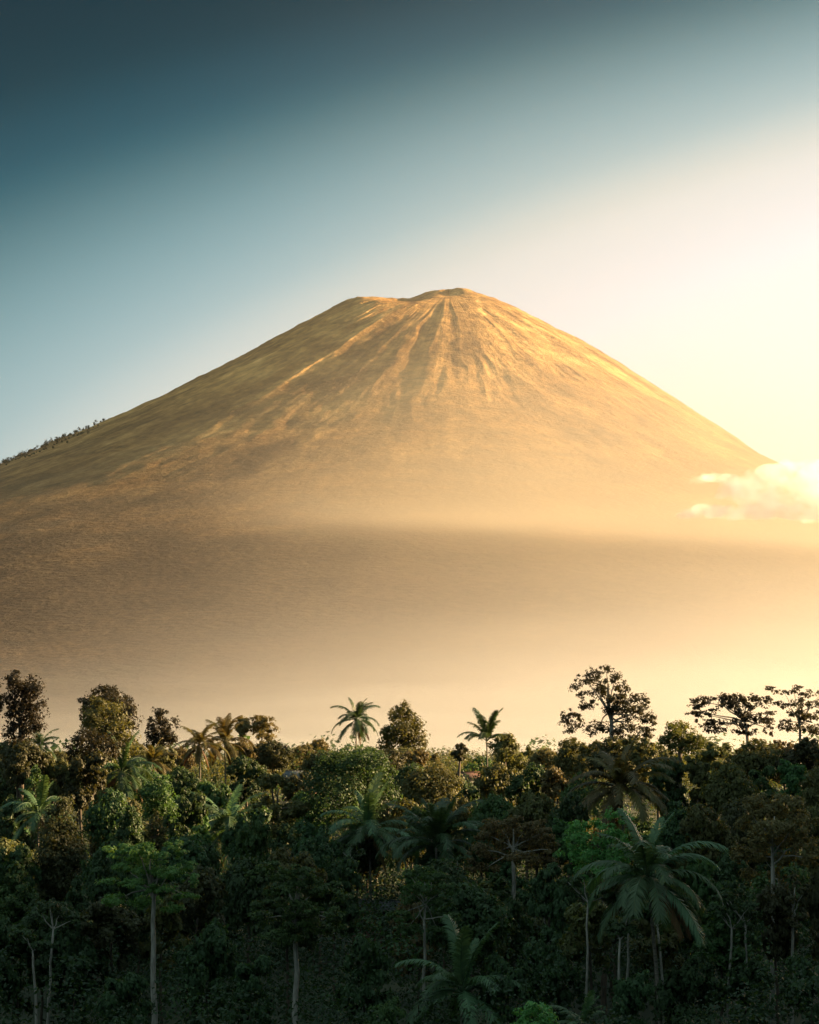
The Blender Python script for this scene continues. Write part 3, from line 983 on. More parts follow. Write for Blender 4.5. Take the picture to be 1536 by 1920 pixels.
# palms of the lower rows
palm('palm with a curving pale trunk in the shade left of centre', 'the palm with pale trunk', 428, 1556, 78, 250, 'green', 441, 20, 9, coconuts=6, dead=2, trunk_r=.28)
palm('coconut palm with visible nuts below the large dark green dome', 'the nut-bearing palm', 692, 1562, 82, 226, 'green', 697, 22, 10, coconuts=9, dead=2)
palm('spiky dark palm with upright fronds at picture centre', 'the spiky dark palm', 818, 1590, 88, 210, 'dark', 822, 22, 11, upright=.75, dead=1)
palm('largest palm with long drooping fronds in the lower right foreground', 'the largest palm', 1216, 1652, 122, 150, 'green', 1236, 25, 12, coconuts=5, dead=2)
palm('young palm with arching fronds at the bottom edge of the picture', 'the young palm at the bottom', 868, 1868, 104, 150, 'green', 866, 17, 13, upright=.35, dead=1, trunk_r=.2)
palm('green feathery palm half hidden at the left edge behind the shaggy tree', 'the feathery palm at left', 72, 1528, 58, 222, 'green', 70, 18, 14)
palm('sprout of a few stiff fronds at the bottom right of centre', 'the stiff sprout', 1095, 1935, 62, 128, 'green', 1095, 8, 15, upright=.95, dead=0, trunk_r=.12)
HAZE_DENS = 0.15e-5
MIST_COL = (1, 1, 1)
MX = (-460, 340, .03)              # the valley mist grows from left to right over this stretch
MZ = (290, 1.25e-3, 2500, 0.45e-4)   # its two layers: depth and density
MN = (75, 3.0e-3)                  # and the low fog on the valley floor
BAND = (352, 34, 1.6e-3)           # height, depth and density of the hanging layer
# x0, x1, y0, y1, bottom, top, roll, density, anisotropy, soft width on the left, soft width at the front
MIST = [
    (-1500, 1600, 395, 2000, -15.0, 22, 22, 0.8e-3, .7, .12, .10),
    (-1500, 1600, 405, 2400, -15.1, 34, 34, 0.5e-3, .7, .12, .16),
    (-1500, 1600, 430, 2800, -15.2, 56, 44, 2.6e-4, .7, .12, .25),
    (-1900, 2000, 460, 3400, -15.4, 90, 60, 0.6e-4, .7, .12, .35),
]
# ------------------------------------------------------------------ the trees between them
PROTO = {}
STYLE_WORD = {'dome': 'domed', 'oval': 'oval crowned', 'cone': 'pointed', 'loose': 'ragged', 'tiered': 'layered', 'flat': 'flat topped'}
TONE_WORD = {'dark': 'dark green', 'green': 'green', 'bright': 'bright green', 'olive': 'olive', 'brown': 'russet', 'dusky': 'dusky brown'}
for k, st in enumerate(('dome', 'oval', 'cone', 'loose', 'tiered', 'flat')):
    for v in range(2):
        rnd = random.Random(900 + k * 5 + v)
        rng = np.random.default_rng(900 + k * 5 + v)
        L = auto_lobes(rnd, 4.5, 8.0 if st in ('oval', 'cone') else 6.0, st)
        P, N = crown_points(L, 8000 if st != 'flat' else 6000, rng, .42, .7)
        Vv, Fq = leaf_cloud(P, N, .46, rng, .3)
        PROTO[st, v] = (mesh_np('crown', Vv, Fq, 3), 8.0 if st in ('oval', 'cone') else 6.0)
        PROTO[st, v][0].materials.append(LEAF['green'])
TRUNK_ME = []
for v in range(3):
    rnd = random.Random(50 + v)
    Vv, ff, ln = tube(limb_path((0, 0, 0), (rnd.uniform(-.6, .6), 0, 10), rnd, .012, 7), [.2, .17, .16, .15, .14, .13, .12, .1], 7)
    me = mesh_np('trunk', Vv, ff, ln, True)
    me.materials.append(BARK['brown'])
    TRUNK_ME.append(me)

USED = {}


def unique_label(desc, px, py):
    """say which tree it is by the nearest trees that have a name of their own"""
    near = sorted(HEROES[:NAMED], key=lambda h: hypot(h[1] - px, (h[2] - py) * 1.2))
    for a in near[:4]:
        dx, dy = px - a[1], py - a[2]
        if abs(dx) > abs(dy) * 1.2:
            rel = 'right of' if dx > 0 else 'left of'
        else:
            rel = 'below' if dy > 0 else 'above'
        lab = f'{desc} tree {rel} {a[0]}'
        if lab not in USED and len(lab.split()) <= 16:
            USED[lab] = 1
            return lab
    for a in near[:3]:
        for b in near[1:5]:
            if a is not b:
                lab = f'{desc} tree near {a[0]}, towards {b[0]}'
                if lab not in USED and len(lab.split()) <= 16:
                    USED[lab] = 1
                    return lab
    USED[desc] = 1
    return f'{desc} tree deep in the canopy'


NAMED = len(HEROES)


def filler(px, top, hw, hpx, d, style, tone, bark='brown'):
    rnd = random.Random(int(px * 3 + top * 7))
    x = at(px, top, d).x
    z0 = gz(x, d)
    zt, zb = at(px, top, d).z, at(px, top + hpx, d).z
    zb = max(zb, z0 + 1.0)
    if zt - zb < 1.5:
        zt = zb + 1.5
    me, hc = PROTO[style, rnd.randrange(2)]
    root = thing('broadleaf_tree', unique_label(f'{TONE_WORD[tone]} {STYLE_WORD[style]}', px, top + hpx / 2), 'tree', (x, d, z0 - .1), rnd.uniform(0, 6.28), 'trees filling the valley forest')
    c = link('crown', me, None, root)
    c.location = (0, 0, zb - z0)
    sxy = hw / ppm(d) / 4.1
    c.scale = (sxy, sxy, (zt - zb) / hc * 1.02)
    c.material_slots[0].link = 'OBJECT'
    c.material_slots[0].material = LEAF[tone]
    t = link('trunk', rnd.choice(TRUNK_ME), None, root)
    s = max(.7, min(1.6, (zt - z0) / 14))
    t.scale = (s, s, (zb - z0 + (zt - zb) * .4) / 10)
    if bark != 'brown':
        t.material_slots[0].link = 'OBJECT'
        t.material_slots[0].material = BARK[bark]


FILL = [
    # far rows at the edge of the mist
    (20, 1392, 40, 60, 330, 'loose', 'dusky'), (110, 1408, 36, 60, 350, 'dome', 'olive'), (255, 1392, 34, 60, 370, 'dome', 'olive'), (340, 1400, 26, 50, 400, 'dome', 'brown'),
    (462, 1392, 32, 50, 400, 'loose', 'brown'), (515, 1388, 34, 60, 350, 'dome', 'dusky'), (563, 1398, 30, 55, 425, 'loose', 'brown'), (600, 1408, 34, 55, 360, 'dome', 'olive'),
    (690, 1400, 40, 50, 350, 'dome', 'green'), (728, 1404, 36, 60, 330, 'dome', 'dusky'), (775, 1410, 40, 60, 345, 'loose', 'brown'), (815, 1412, 30, 50, 390, 'cone', 'brown'),
    (900, 1418, 30, 50, 425, 'dome', 'green'), (960, 1404, 34, 60, 350, 'dome', 'olive'), (990, 1398, 28, 60, 385, 'cone', 'olive'), (1022, 1403, 34, 60, 330, 'dome', 'brown'),
    (1075, 1384, 40, 80, 320, 'dome', 'olive'), (1110, 1392, 34, 70, 300, 'loose', 'olive'), (1230, 1395, 40, 70, 290, 'dome', 'olive'), (1340, 1392, 44, 70, 290, 'loose', 'olive'),
    (1400, 1400, 44, 70, 280, 'dome', 'dusky'), (1470, 1395, 44, 70, 290, 'loose', 'brown'), (1530, 1392, 40, 70, 285, 'dome', 'olive'),
    (45, 1390, 44, 90, 248, 'dome', 'dusky'), (110, 1425, 40, 80, 250, 'loose', 'olive'), (305, 1402, 36, 70, 305, 'loose', 'olive'), (492, 1390, 34, 60, 440, 'dome', 'brown'), (757, 1402, 48, 60, 352, 'dome', 'olive'),
    (1150, 1382, 50, 80, 278, 'dome', 'dusky'), (1200, 1386, 46, 80, 268, 'loose', 'olive'), (1420, 1386, 50, 80, 258, 'dome', 'olive'), (1500, 1392, 50, 90, 256, 'loose', 'dusky'),
    (200, 1402, 56, 110, 272, 'dome', 'olive'), (160, 1416, 50, 110, 250, 'loose', 'dusky'), (255, 1424, 44, 100, 272, 'dome', 'dark'),
    # second row
    (15, 1440, 42, 80, 270, 'dome', 'dark'), (150, 1430, 40, 90, 285, 'loose', 'dark'), (190, 1440, 36, 80, 280, 'oval', 'dusky'), (340, 1438, 36, 80, 290, 'dome', 'dark'),
    (470, 1425, 44, 80, 295, 'loose', 'dark'), (560, 1454, 42, 80, 285, 'loose', 'dusky'), (770, 1432, 40, 80, 290, 'dome', 'dark'), (872, 1462, 34, 70, 275, 'loose', 'dark'),
    (930, 1432, 46, 90, 290, 'dome', 'olive'), (990, 1440, 46, 90, 270, 'loose', 'dark'), (1045, 1442, 44, 90, 262, 'loose', 'brown'), (1090, 1450, 40, 90, 255, 'dome', 'green'),
    (1250, 1430, 46, 100, 245, 'loose', 'dark'), (1310, 1425, 50, 110, 242, 'tiered', 'olive'), (1370, 1432, 50, 110, 236, 'dome', 'olive'), (1425, 1440, 44, 90, 240, 'tiered', 'green'), (1490, 1430, 50, 100, 235, 'tiered', 'green'), (1540, 1440, 44, 100, 230, 'dome', 'olive'),
    # third row
    (20, 1500, 46, 120, 225, 'loose', 'dark'), (205, 1480, 46, 110, 228, 'dome', 'dark'), (245, 1510, 36, 100, 215, 'oval', 'dark'), (350, 1490, 44, 110, 240, 'loose', 'dark'),
    (400, 1470, 44, 110, 270, 'loose', 'green'), (470, 1520, 48, 120, 222, 'loose', 'dark'), (590, 1545, 46, 110, 205, 'loose', 'dark'), (760, 1500, 50, 120, 240, 'dome', 'olive'),
    (865, 1500, 46, 110, 235, 'loose', 'olive'), (930, 1490, 50, 110, 228, 'dome', 'green'), (1000, 1490, 50, 110, 222, 'loose', 'olive'), (1060, 1500, 44, 120, 215, 'loose', 'dark'),
    (1270, 1500, 50, 130, 200, 'oval', 'dark'), (1330, 1520, 54, 130, 195, 'loose', 'olive'), (1385, 1500, 50, 120, 205, 'dome', 'dusky'), (1530, 1520, 46, 130, 195, 'loose', 'olive'),
    # fourth row
    (30, 1590, 52, 150, 188, 'loose', 'dark'), (190, 1590, 44, 140, 185, 'oval', 'dark'), (370, 1600, 50, 150, 200, 'loose', 'dark'), (430, 1640, 60, 150, 222, 'loose', 'dark'), (630, 1620, 50, 130, 180, 'loose', 'dark'),
    (785, 1650, 46, 130, 185, 'tiered', 'green'), (870, 1650, 52, 150, 176, 'tiered', 'dark'), (950, 1690, 54, 150, 182, 'loose', 'dark'), (1060, 1650, 56, 170, 172, 'tiered', 'dark'),
    (1310, 1610, 60, 170, 175, 'tiered', 'green'), (1370, 1650, 50, 170, 172, 'oval', 'dark'), (1540, 1640, 46, 160, 172, 'loose', 'dusky'),
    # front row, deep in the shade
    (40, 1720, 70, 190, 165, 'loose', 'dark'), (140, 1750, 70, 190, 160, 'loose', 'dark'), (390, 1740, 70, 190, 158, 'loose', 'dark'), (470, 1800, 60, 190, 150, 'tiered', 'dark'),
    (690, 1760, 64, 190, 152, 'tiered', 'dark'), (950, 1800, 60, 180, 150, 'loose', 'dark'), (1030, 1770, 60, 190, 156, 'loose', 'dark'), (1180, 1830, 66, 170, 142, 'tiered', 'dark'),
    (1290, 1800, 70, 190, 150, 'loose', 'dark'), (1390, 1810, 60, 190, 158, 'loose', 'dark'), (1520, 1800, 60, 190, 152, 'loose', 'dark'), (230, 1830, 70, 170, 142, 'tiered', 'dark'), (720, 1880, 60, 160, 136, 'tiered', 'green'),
]
for f in FILL:
    filler(*f)

# closed canopy behind and between: tree after tree of middling height
rnd = random.Random(4242)
for row, (d, zt, hw, hp) in enumerate(((262, 15.5, 46, 90), (244, 15, 48, 100), (226, 14, 50, 105), (209, 13.5, 54, 115), (193, 12.5, 58, 125), (178, 12, 60, 135), (164, 10.5, 64, 140))):
    px = -20 + (row % 2) * 45 + rnd.uniform(-15, 15)
    while px < 1560:
        dd = d + rnd.uniform(-6, 6)
        zz = zt + rnd.uniform(-2.2, 2.4)
        top = 1380 + (25 - zz) / dd * F
        q = hw * rnd.uniform(.8, 1.2)
        clear = (415 < px < 467 and dd < 250) or (935 < px < 990 and dd < 190) or (640 < px < 770 and dd < 236 and row > 2)
        if not clear:
            filler(px, top, q, hp * rnd.uniform(.85, 1.15), dd, rnd.choice(('dome', 'loose', 'loose', 'oval', 'tiered', 'dome', 'cone')), rnd.choice(('dark', 'dark', 'green', 'olive', 'dark', 'dusky', 'olive', 'green', 'brown')))
        px += rnd.uniform(95, 135)

# slim pale stems that stand free in the shade, each with its thin crown up in the canopy
STEMS = [
    (1103, 1690, 1868, 1100, 150, 'straight pale stem under the left fronds of the largest palm'),
    (1163, 1760, 1872, 1158, 146, 'left one of two short pale stems below the largest palm'),
    (1180, 1726, 1838, 1176, 150, 'right one of two short pale stems below the largest palm'),
    (1372, 1740, 1858, 1366, 158, 'dim bent stem left of the rust brown tall tree'),
    (1398, 1730, 1905, 1404, 160, 'dim leaning stem close left of the rust brown tall tree'),
    (1460, 1650, 1880, 1452, 172, 'brown stem just behind the rust brown tall tree'),
    (655, 1610, 1685, 654, 214, 'thin pale stem beside the fronds of the nut bearing palm'),
    (848, 1655, 1750, 876, 196, 'slanting pale stem below the spiky dark palm'),
    (1020, 1700, 1790, 1024, 178, 'short pale stem in the shade below the russet flowering tree'),
    (1233, 1735, 1800, 1240, 158, 'thin leaning stem below the heart of the largest palm'),
    (62, 1780, 1915, 68, 150, 'thin dim stem at the lower left corner'),
    (100, 1740, 1830, 94, 156, 'thin dim stem under the huge shaggy tree'),
]
for k, (px, top, bot, pb, d, lab) in enumerate(STEMS):
    rnd = random.Random(600 + k)
    pt = at(px, top, d)
    p2 = at(pb, bot, d)
    slope = (p2.x - pt.x) / max(.5, pt.z - p2.z)
    z0 = gz(pt.x, d)
    bx = pt.x + slope * (pt.z - z0)
    root = thing('slender_tree', lab, 'tree', (bx, d, z0 - .1), 0, 'slim pale stems in the shade')
    tp = Vector((pt.x - bx, 0, pt.z - z0))
    add_tube('trunk', limb_path((0, 0, 0), tp, rnd, .008, 7), .13, .08, BARK['pale'], root, 6)
    L = []
    for q in range(5):
        off = Vector((rnd.uniform(-1.6, 1.6), rnd.uniform(-.5, 1.8), rnd.uniform(.2, 2.4)))
        L.append((tp.x + off.x, tp.y + off.y, tp.z + off.z, .9, .9, .45))
        add_tube('branch', limb_path(tp, tp + off, rnd, .05, 3), .055, .02, BARK['pale'], root, 5)
    rng = np.random.default_rng(600 + k)
    P, N = crown_points(L, 1300, rng, .35, .6)
    Vv, Fq = leaf_cloud(P, N, .27, rng, .4)
    link('crown', mesh_np('crown', Vv, Fq, 3), LEAF['dark'], root)


# ------------------------------------------------------------------ undergrowth and far woods (nobody could count these)
def thicket(name, n_cl, per, dmin, dmax, hmin, hmax, rad, size, mat, seed, wx=.225, pad=22):
    rng = np.random.default_rng(seed)
    yy = np.sqrt(rng.uniform(dmin ** 2, dmax ** 2, n_cl))
    xx = rng.uniform(-1, 1, n_cl) * (yy * wx + pad)
    hh = hmin + (hmax - hmin) * rng.random(n_cl) ** 1.6
    zz = ground_z(xx, yy)
    rr_ = rad * rng.uniform(.6, 1.4, n_cl)
    m = n_cl * per
    idx = np.repeat(np.arange(n_cl), per)
    o = rng.normal(size=(m, 3))
    o /= np.linalg.norm(o, axis=1, keepdims=True)
    o[:, 2] = np.abs(o[:, 2]) * 1.2 - .35
    P = np.stack([xx[idx], yy[idx], zz[idx] + hh[idx] * .62], -1)
    scale = np.stack([rr_[idx], rr_[idx], hh[idx] * .42], -1)
    P = P + o * scale * rng.uniform(.6, 1.0, (m, 1))
    N = o + rng.normal(size=(m, 3)) * .5
    N[:, 2] += .5
    Vv, Fq = leaf_cloud(P, N, size, rng, .3)
    ob = link(name, mesh_np(name, Vv, Fq, 3), mat)
    ob['kind'] = 'stuff'
    return ob


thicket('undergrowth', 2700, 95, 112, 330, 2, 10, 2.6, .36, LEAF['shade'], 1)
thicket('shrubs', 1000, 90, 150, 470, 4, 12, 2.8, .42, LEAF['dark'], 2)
thicket('scrub', 1200, 64, 210, 480, 6, 14, 3.4, .6, LEAF['dusky'], 3)
thicket('far_woods', 1500, 90, 430, 640, 5, 13, 5.0, .85, LEAF['olive'], 4)
thicket('distant_forest', 2200, 60, 620, 1600, 8, 20, 10, 1.8, LEAF['dark'], 5)

# scattered trees along the left ridge of the volcano
rng = np.random.default_rng(77)
nt_ = 300
rphi = rng.uniform(-2.3, -.7, 60000)
rrd = rng.uniform(1000, 2300, 60000)
zz = volcano_rz(rphi, rrd)
xx = SX + rrd * np.sin(rphi)
yy = YM - rrd * np.cos(rphi) * STRETCH
pu, pv2 = to_px(xx, yy, zz)
lw = np.array(LEFT[::-1], float)
keep = (pu > -60) & (pu < 175 * rng.random(60000) ** .5 + 35) & (pv2 - np.interp(pu, lw[:, 0], lw[:, 1]) > -5) & (pv2 - np.interp(pu, lw[:, 0], lw[:, 1]) < 4 + 16 * rng.random(60000) ** 4)
keep = np.flatnonzero(keep)[:nt_]
nt_ = len(keep)
xx, yy, zz = xx[keep], yy[keep], zz[keep]
per = 26
idx = np.repeat(np.arange(nt_), per)
hh = 5 + 15 * rng.random(nt_) ** 2
o = rng.normal(size=(nt_ * per, 3))
o /= np.linalg.norm(o, axis=1, keepdims=True)
P = np.stack([xx[idx], yy[idx], zz[idx] + hh[idx] * .5], -1) + o * np.stack([hh[idx] * .45, hh[idx] * .45, hh[idx] * .5], -1) * rng.uniform(.4, 1, (nt_ * per, 1))
Vv, Fq = leaf_cloud(P, o + rng.normal(size=o.shape) * .4, 4.5, rng)
rw = link('ridge_trees', mesh_np('ridge_trees', Vv, Fq, 3), LEAF['dusky'])
rw['kind'] = 'stuff'


# ------------------------------------------------------------------ houses in the trees
def slab(name, p, q, thick, mat, parent, wave=0):
    """sheet roof: quad p[0..3] thickened downwards; returns object"""
    a, b, c, d = [Vector(v) for v in p]
    nv = (b - a).cross(d - a).normalized()
    if nv.z < 0:
        nv = -nv
    V = [tuple(v) for v in (a, b, c, d)] + [tuple(v - nv * thick) for v in (a, b, c, d)]
    Fq = [(0, 1, 2, 3), (7, 6, 5, 4), (0, 4, 5, 1), (1, 5, 6, 2), (2, 6, 7, 3), (3, 7, 4, 0)]
    return link(name, mesh_np(name, V, [k for f in Fq for k in f], 4), mat, parent)


def box(name, x0, x1, y0, y1, z0, z1, mat, parent):
    V = [(x, y, z) for z in (z0, z1) for y in (y0, y1) for x in (x0, x1)]
    Fq = [(0, 2, 3, 1), (4, 5, 7, 6), (0, 1, 5, 4), (1, 3, 7, 5), (3, 2, 6, 7), (2, 0, 4, 6)]
    return link(name, mesh_np(name, V, [k for f in Fq for k in f], 4), mat, parent)


TIN = noise_mat('roof_sheet', (.05, .058, .065), (.13, .14, .15), 1.2, .55)
TILE = noise_mat('roof_clay', (.07, .032, .025), (.14, .065, .05), 1.5, .85)
WALLM = noise_mat('house_wall', (.10, .05, .04), (.20, .10, .075), .8, .9)
WALLP = noise_mat('house_plaster', (.30, .31, .30), (.5, .5, .47), .8, .9)
WOOD = noise_mat('house_timber', (.12, .09, .06), (.28, .22, .16), 2, .8)
GLASS = noise_mat('house_window', (.05, .07, .08), (.12, .15, .17), .6, .2)


def house(label, px, py, d, wpx, wall_mat, roof_mat, front=0.0, depth=5.0, rise=.9, rot=0, wall_h=2.6, stilts=True):
    """low gable house, its ridge running across the view at pixel row py"""
    c = at(px, py, d)
    z0 = gz(c.x, d)
    root = thing('house', label, 'house', (c.x, d, z0), rot)
    zr = c.z - z0
    ze = zr - rise
    hw = wpx / ppm(d) / 2
    ov = .5
    x0, x1 = -hw, hw
    y0, y1 = -depth / 2, depth / 2
    zb = ze - wall_h
    box('wall', x0 + ov, x1 - ov, y0 + ov, y0 + ov + .12, zb, ze - .02, wall_mat, root)
    box('wall', x0 + ov, x1 - ov, y1 - ov - .12, y1 - ov, zb, ze - .02, wall_mat, root)
    box('wall', x0 + ov, x0 + ov + .12, y0 + ov + .125, y1 - ov - .125, zb, ze - .02, wall_mat, root)
    box('wall', x1 - ov - .12, x1 - ov, y0 + ov + .125, y1 - ov - .125, zb, ze - .02, wall_mat, root)
    slab('roof', [(x0, y0, ze), (x1, y0, ze), (x1, 0, zr), (x0, 0, zr)], 0, .07, roof_mat, root)
    slab('roof', [(x0, y1, ze), (x1, y1, ze), (x1, .004, zr), (x0, .004, zr)], 0, .07, roof_mat, root)
    box('ridge_cap', x0, x1, -.14, .14, zr + .005, zr + .09, roof_mat, root)
    box('eave_board', x0 + .02, x1 - .02, y0 - .05, y0 - .005, ze - .22, ze + .02, WOOD, root)
    win = box('window', hw * .25, hw * .75, y0 + ov - .06, y0 + ov - .004, zb + 1.0, zb + 2.1, WOOD, root)
    box('pane', hw * .28, hw * .49, y0 + ov - .075, y0 + ov - .063, zb + 1.06, zb + 2.04, GLASS, win)
    box('pane', hw * .51, hw * .72, y0 + ov - .075, y0 + ov - .063, zb + 1.06, zb + 2.04, GLASS, win)
    dr = box('door', -hw * .45, -hw * .45 + .9, y0 + ov - .06, y0 + ov - .004, zb + .02, zb + 2.0, WOOD, root)
    box('handle', -hw * .45 + .75, -hw * .45 + .82, y0 + ov - .1, y0 + ov - .063, zb + .95, zb + 1.05, GLASS, dr)
    for sx in (x0 + .25, x1 - .25):
        box('post', sx - .07, sx + .07, y0 + .12, y0 + .26, zb, ze - .09, WOOD, root)
    box('foundation', x0 + ov - .1, x1 - ov + .1, y0 + .1, y1 - ov + .1, -.3, zb - .003, wall_mat, root)
    return root


house('low house with grey sheet roof and dark red wall under the nut bearing palm', 708, 1688, 232, 104, WALLM, TIN, rot=R(-10))
house('small house with reddish roof beside the low spreading palm', 878, 1447, 400, 44, WALLP, TILE, rise=1.6, rot=R(12))
house('house with pale roof edge showing left of the large dark green dome', 562, 1445, 398, 58, WALLM, TIN, rise=1.3, rot=R(-24))

# ------------------------------------------------------------------ cloud against the right flank
CLOUD_D = 1500.0
import bmesh
bm = bmesh.new()
rnd = random.Random(5)
PUFFS = [(1282, 968, 12, 5), (1298, 962, 16, 8), (1318, 955, 20, 9), (1342, 958, 22, 10), (1366, 962, 24, 10), (1392, 962, 26, 11), (1420, 960, 28, 12), (1450, 958, 30, 13), (1485, 955, 34, 16), (1520, 952, 36, 18), (1560, 950, 40, 20),
         (1312, 900, 18, 6), (1340, 896, 20, 7), (1368, 898, 18, 8), (1372, 920, 24, 14), (1395, 908, 26, 14), (1420, 895, 28, 14), (1445, 884, 26, 12), (1470, 886, 30, 16), (1500, 890, 34, 20), (1535, 896, 38, 24), (1410, 930, 34, 16), (1450, 922, 40, 22), (1500, 925, 44, 26), (1560, 915, 44, 32), (1600, 930, 50, 34)]
for (px, py, rx, ry) in list(PUFFS):
    for q in range(5):
        a_ = rnd.uniform(0, 2 * pi)
        PUFFS.append((px + cos(a_) * rx * 1.25, py + sin(a_) * ry * 1.15, rx * rnd.uniform(.22, .5), ry * rnd.uniform(.25, .5)))
for (px, py, rx, ry) in PUFFS:
    p = at(px, py, CLOUD_D + rnd.uniform(-20, 20))
    m = 1 / ppm(CLOUD_D)
    r = bmesh.ops.create_icosphere(bm, subdivisions=2, radius=1)
    for v in r['verts']:
        v.co = Vector((p.x + v.co.x * rx * m * 1.25, p.y + v.co.y * rx * m * 1.1, p.z + v.co.z * ry * m * 1.3))
me = bpy.data.meshes.new('cloud')
bm.to_mesh(me)
bm.free()
cl = link('cloud', me)
cl['kind'] = 'stuff'
rm = cl.modifiers.new('remesh', 'REMESH')
rm.mode = 'VOXEL'
rm.voxel_size = 1.2
cm, ct, cout = new_mat('cloud_vapour')
co = nn(ct, 'ShaderNodeTexCoord')
nz = nn(ct, 'ShaderNodeTexNoise')
nz.inputs['Scale'].default_value = .072
nz.inputs['Detail'].default_value = 5
nz.inputs['Roughness'].default_value = .6
ct.links.new(co.outputs['Object'], nz.inputs['Vector'])
mr = nn(ct, 'ShaderNodeMapRange')
mr.inputs['From Min'].default_value = .41
mr.inputs['From Max'].default_value = .62
mr.inputs['To Max'].default_value = .07
ct.links.new(nz.outputs[0], mr.inputs[0])
pvn = nn(ct, 'ShaderNodeVolumePrincipled')
pvn.inputs['Color'].default_value = (1, 1, 1, 1)
pvn.inputs['Anisotropy'].default_value = .5
ct.links.new(mr.outputs[0], pvn.inputs['Density'])
ct.links.new(pvn.outputs[0], cout.inputs['Volume'])
cl.data.materials.append(cm)


# ------------------------------------------------------------------ air: haze round everything, mist lying in the valley
def vol_box(name, lo, hi, mat):
    o = box(name, lo[0], hi[0], lo[1], hi[1], lo[2], hi[2], mat, None)
    o['kind'] = 'stuff'
    return o


vol_box('haze', (-9100, -1600, -16), (9100, 13100, 1760), volume_mat('haze_air', HAZE_DENS, (1, .93, .82), .6))


def mist_sheet(name, x0, x1, y0, y1, zb, zt, bump, mat, seed, fl=.12, fr=.2, nx=130, ny=110):
    """bank of mist: closed body whose top rolls and thins out to nothing at the rim"""
    xs_ = np.linspace(x0, x1, nx)
    ys_ = y0 + (y1 - y0) * np.linspace(0, 1, ny) ** 1.5
    Xg, Yg = np.meshgrid(xs_, ys_)
    u = (Xg - x0) / (x1 - x0)
    v = (Yg - y0) / (y1 - y0)
    edge = np.minimum(np.minimum(smooth(0, fl, u), smooth(0, .12, 1 - u)), np.minimum(smooth(0, fr, v), smooth(0, .25, 1 - v)))
    nse = fbm(Xg / 190, Yg / 190, seed, 4)
    T = zb + .5 + (zt - zb + (nse - .5) * bump) * edge
    B = np.full_like(T, zb)
    V = np.concatenate([np.stack([Xg, Yg, T], -1).reshape(-1, 3), np.stack([Xg, Yg, B], -1).reshape(-1, 3)])
    q = grid_faces(ny, nx)
    n0 = nx * ny
    qb = q[:, ::-1] + n0
    rim = [k for k in range(nx)] + [nx * (k + 1) - 1 for k in range(1, ny)] + [nx * (ny - 1) + k for k in range(nx - 2, -1, -1)] + [nx * k for k in range(ny - 2, 0, -1)]
    rim = np.array(rim)
    r2 = np.roll(rim, -1)
    side = np.stack([r2, rim, rim + n0, r2 + n0], -1)
    o = link(name, mesh_np(name, V, np.concatenate([q, qb, side]).ravel(), 4, True), mat)
    o['kind'] = 'stuff'
    return o


for k, (x0, x1, y0, y1, zb, zt, bump, dens, g_, fl, fr) in enumerate(MIST):
    mist_sheet('mist', x0, x1, y0, y1, zb, zt, bump, volume_mat('mist_air', dens, MIST_COL, g_), 60 + k, fl, fr)

# the thick morning mist between the forest and the mountain: deepest to the right, thinning upwards, lying in streaks
mm, mt, mo = new_mat('mist_streaks')
co = nn(mt, 'ShaderNodeTexCoord')
sp = nn(mt, 'ShaderNodeSeparateXYZ')
mt.links.new(co.outputs['Object'], sp.inputs[0])
sx = nn(mt, 'ShaderNodeMapRange', interpolation_type='SMOOTHSTEP')
for k_, v_ in (('From Min', MX[0]), ('From Max', MX[1]), ('To Min', MX[2]), ('To Max', 1.0)):
    sx.inputs[k_].default_value = v_
mt.links.new(sp.outputs[0], sx.inputs[0])
low_ = math_node(mt, 'MULTIPLY', math_node(mt, 'EXPONENT', math_node(mt, 'MULTIPLY', sp.outputs[2], -1 / MZ[0])), MZ[1])
high_ = math_node(mt, 'MULTIPLY', math_node(mt, 'EXPONENT', math_node(mt, 'MULTIPLY', sp.outputs[2], -1 / MZ[2])), MZ[3])
mp_ = nn(mt, 'ShaderNodeMapping')
mp_.inputs['Scale'].default_value = (1 / 2400, 1 / 2400, 1 / 150)
mt.links.new(co.outputs['Object'], mp_.inputs[0])
nz_ = nn(mt, 'ShaderNodeTexNoise')
nz_.inputs['Scale'].default_value = 1
nz_.inputs['Detail'].default_value = 2
mt.links.new(mp_.outputs[0], nz_.inputs['Vector'])
nr_ = nn(mt, 'ShaderNodeMapRange')
for k_, v_ in (('From Min', .35), ('From Max', .65), ('To Min', .35), ('To Max', 1.65)):
    nr_.inputs[k_].default_value = v_
mt.links.new(nz_.outputs[0], nr_.inputs[0])
sy = nn(mt, 'ShaderNodeMapRange', interpolation_type='SMOOTHSTEP')
sy.inputs['From Min'].default_value = 3600
sy.inputs['From Max'].default_value = 6200
mt.links.new(sp.outputs[1], sy.inputs[0])
high_ = math_node(mt, 'MULTIPLY', high_, sy.outputs[0])
sl = nn(mt, 'ShaderNodeMapRange', interpolation_type='SMOOTHSTEP')
sl.inputs['From Min'].default_value = 1500
sl.inputs['From Max'].default_value = 3400
mt.links.new(sp.outputs[1], sl.inputs[0])
low_ = math_node(mt, 'MULTIPLY', low_, sl.outputs[0])
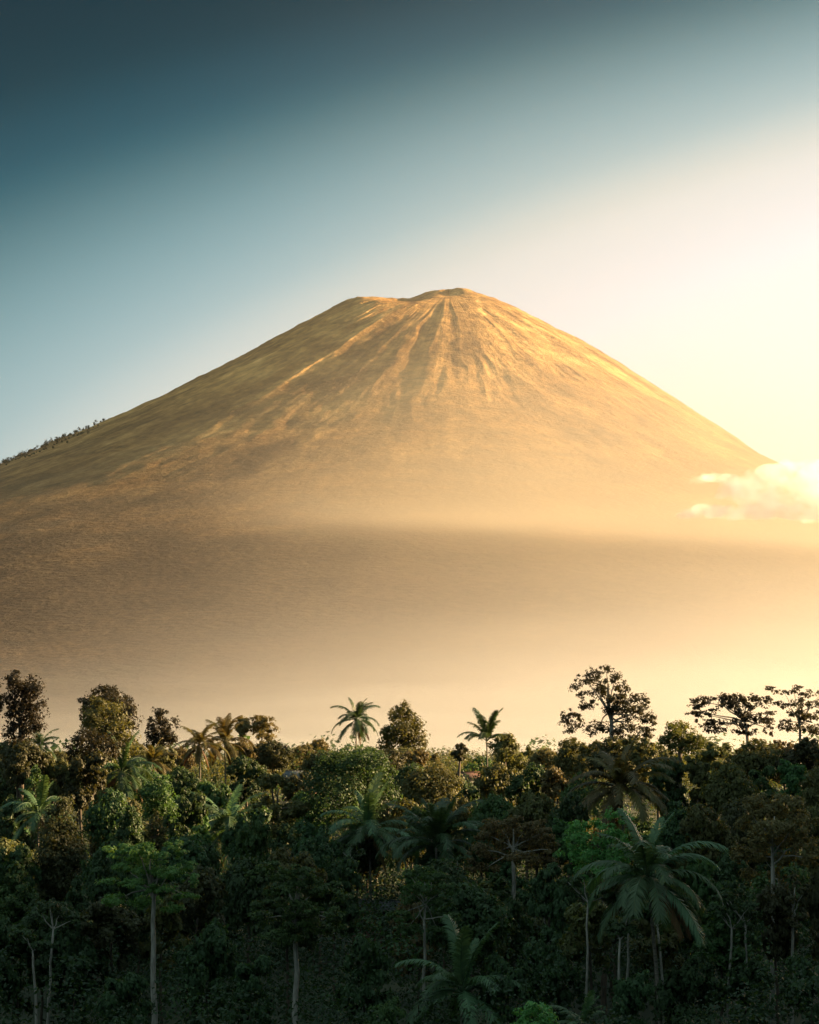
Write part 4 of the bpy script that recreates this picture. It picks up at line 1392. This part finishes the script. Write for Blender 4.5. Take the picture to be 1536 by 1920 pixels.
near_ = math_node(mt, 'MULTIPLY', math_node(mt, 'EXPONENT', math_node(mt, 'MULTIPLY', sp.outputs[2], -1 / MN[0])), MN[1])
sn = nn(mt, 'ShaderNodeMapRange', interpolation_type='SMOOTHSTEP')
sn.inputs['From Min'].default_value = 650
sn.inputs['From Max'].default_value = 1700
mt.links.new(sp.outputs[1], sn.inputs[0])
low_ = math_node(mt, 'ADD', low_, math_node(mt, 'MULTIPLY', near_, sn.outputs[0]))
# a thin brighter layer that hangs level against the slope
zc = math_node(mt, 'ADD', sp.outputs[2], math_node(mt, 'MULTIPLY', nr_.outputs[0], -64))
zb_ = math_node(mt, 'DIVIDE', math_node(mt, 'SUBTRACT', zc, BAND[0]), BAND[1])
band = math_node(mt, 'MULTIPLY', math_node(mt, 'EXPONENT', math_node(mt, 'MULTIPLY', math_node(mt, 'MULTIPLY', zb_, zb_), -1)), BAND[2])
low_ = math_node(mt, 'ADD', low_, math_node(mt, 'MULTIPLY', band, sl.outputs[0]))
dn = math_node(mt, 'MULTIPLY', math_node(mt, 'ADD', math_node(mt, 'MULTIPLY', low_, nr_.outputs[0]), high_), sx.outputs[0])
pv_ = nn(mt, 'ShaderNodeVolumePrincipled')
# white droplets in the fog below, golden dust in the haze above
fz = nn(mt, 'ShaderNodeMapRange', interpolation_type='SMOOTHSTEP')
fz.inputs['From Min'].default_value = 60
fz.inputs['From Max'].default_value = 360
mt.links.new(sp.outputs[2], fz.inputs[0])
fc = nn(mt, 'ShaderNodeMix', data_type='RGBA')
fc.inputs[6].default_value = (1, 1, 1, 1)
fc.inputs[7].default_value = (1, .92, .77, 1)
mt.links.new(fz.outputs[0], fc.inputs[0])
mt.links.new(fc.outputs[2], pv_.inputs['Color'])
pv_.inputs['Anisotropy'].default_value = .72
mt.links.new(dn, pv_.inputs['Density'])
mt.links.new(pv_.outputs[0], mo.inputs['Volume'])
vol_box('mist', (-4200, 640, -15.7), (5200, 7600, 1480), mm)
SC.cycles.volume_step_rate = .5
SC.cycles.volume_max_steps = 128
print('objects', len(bpy.data.objects), 'unique polys', sum(len(m.polygons) for m in bpy.data.meshes))
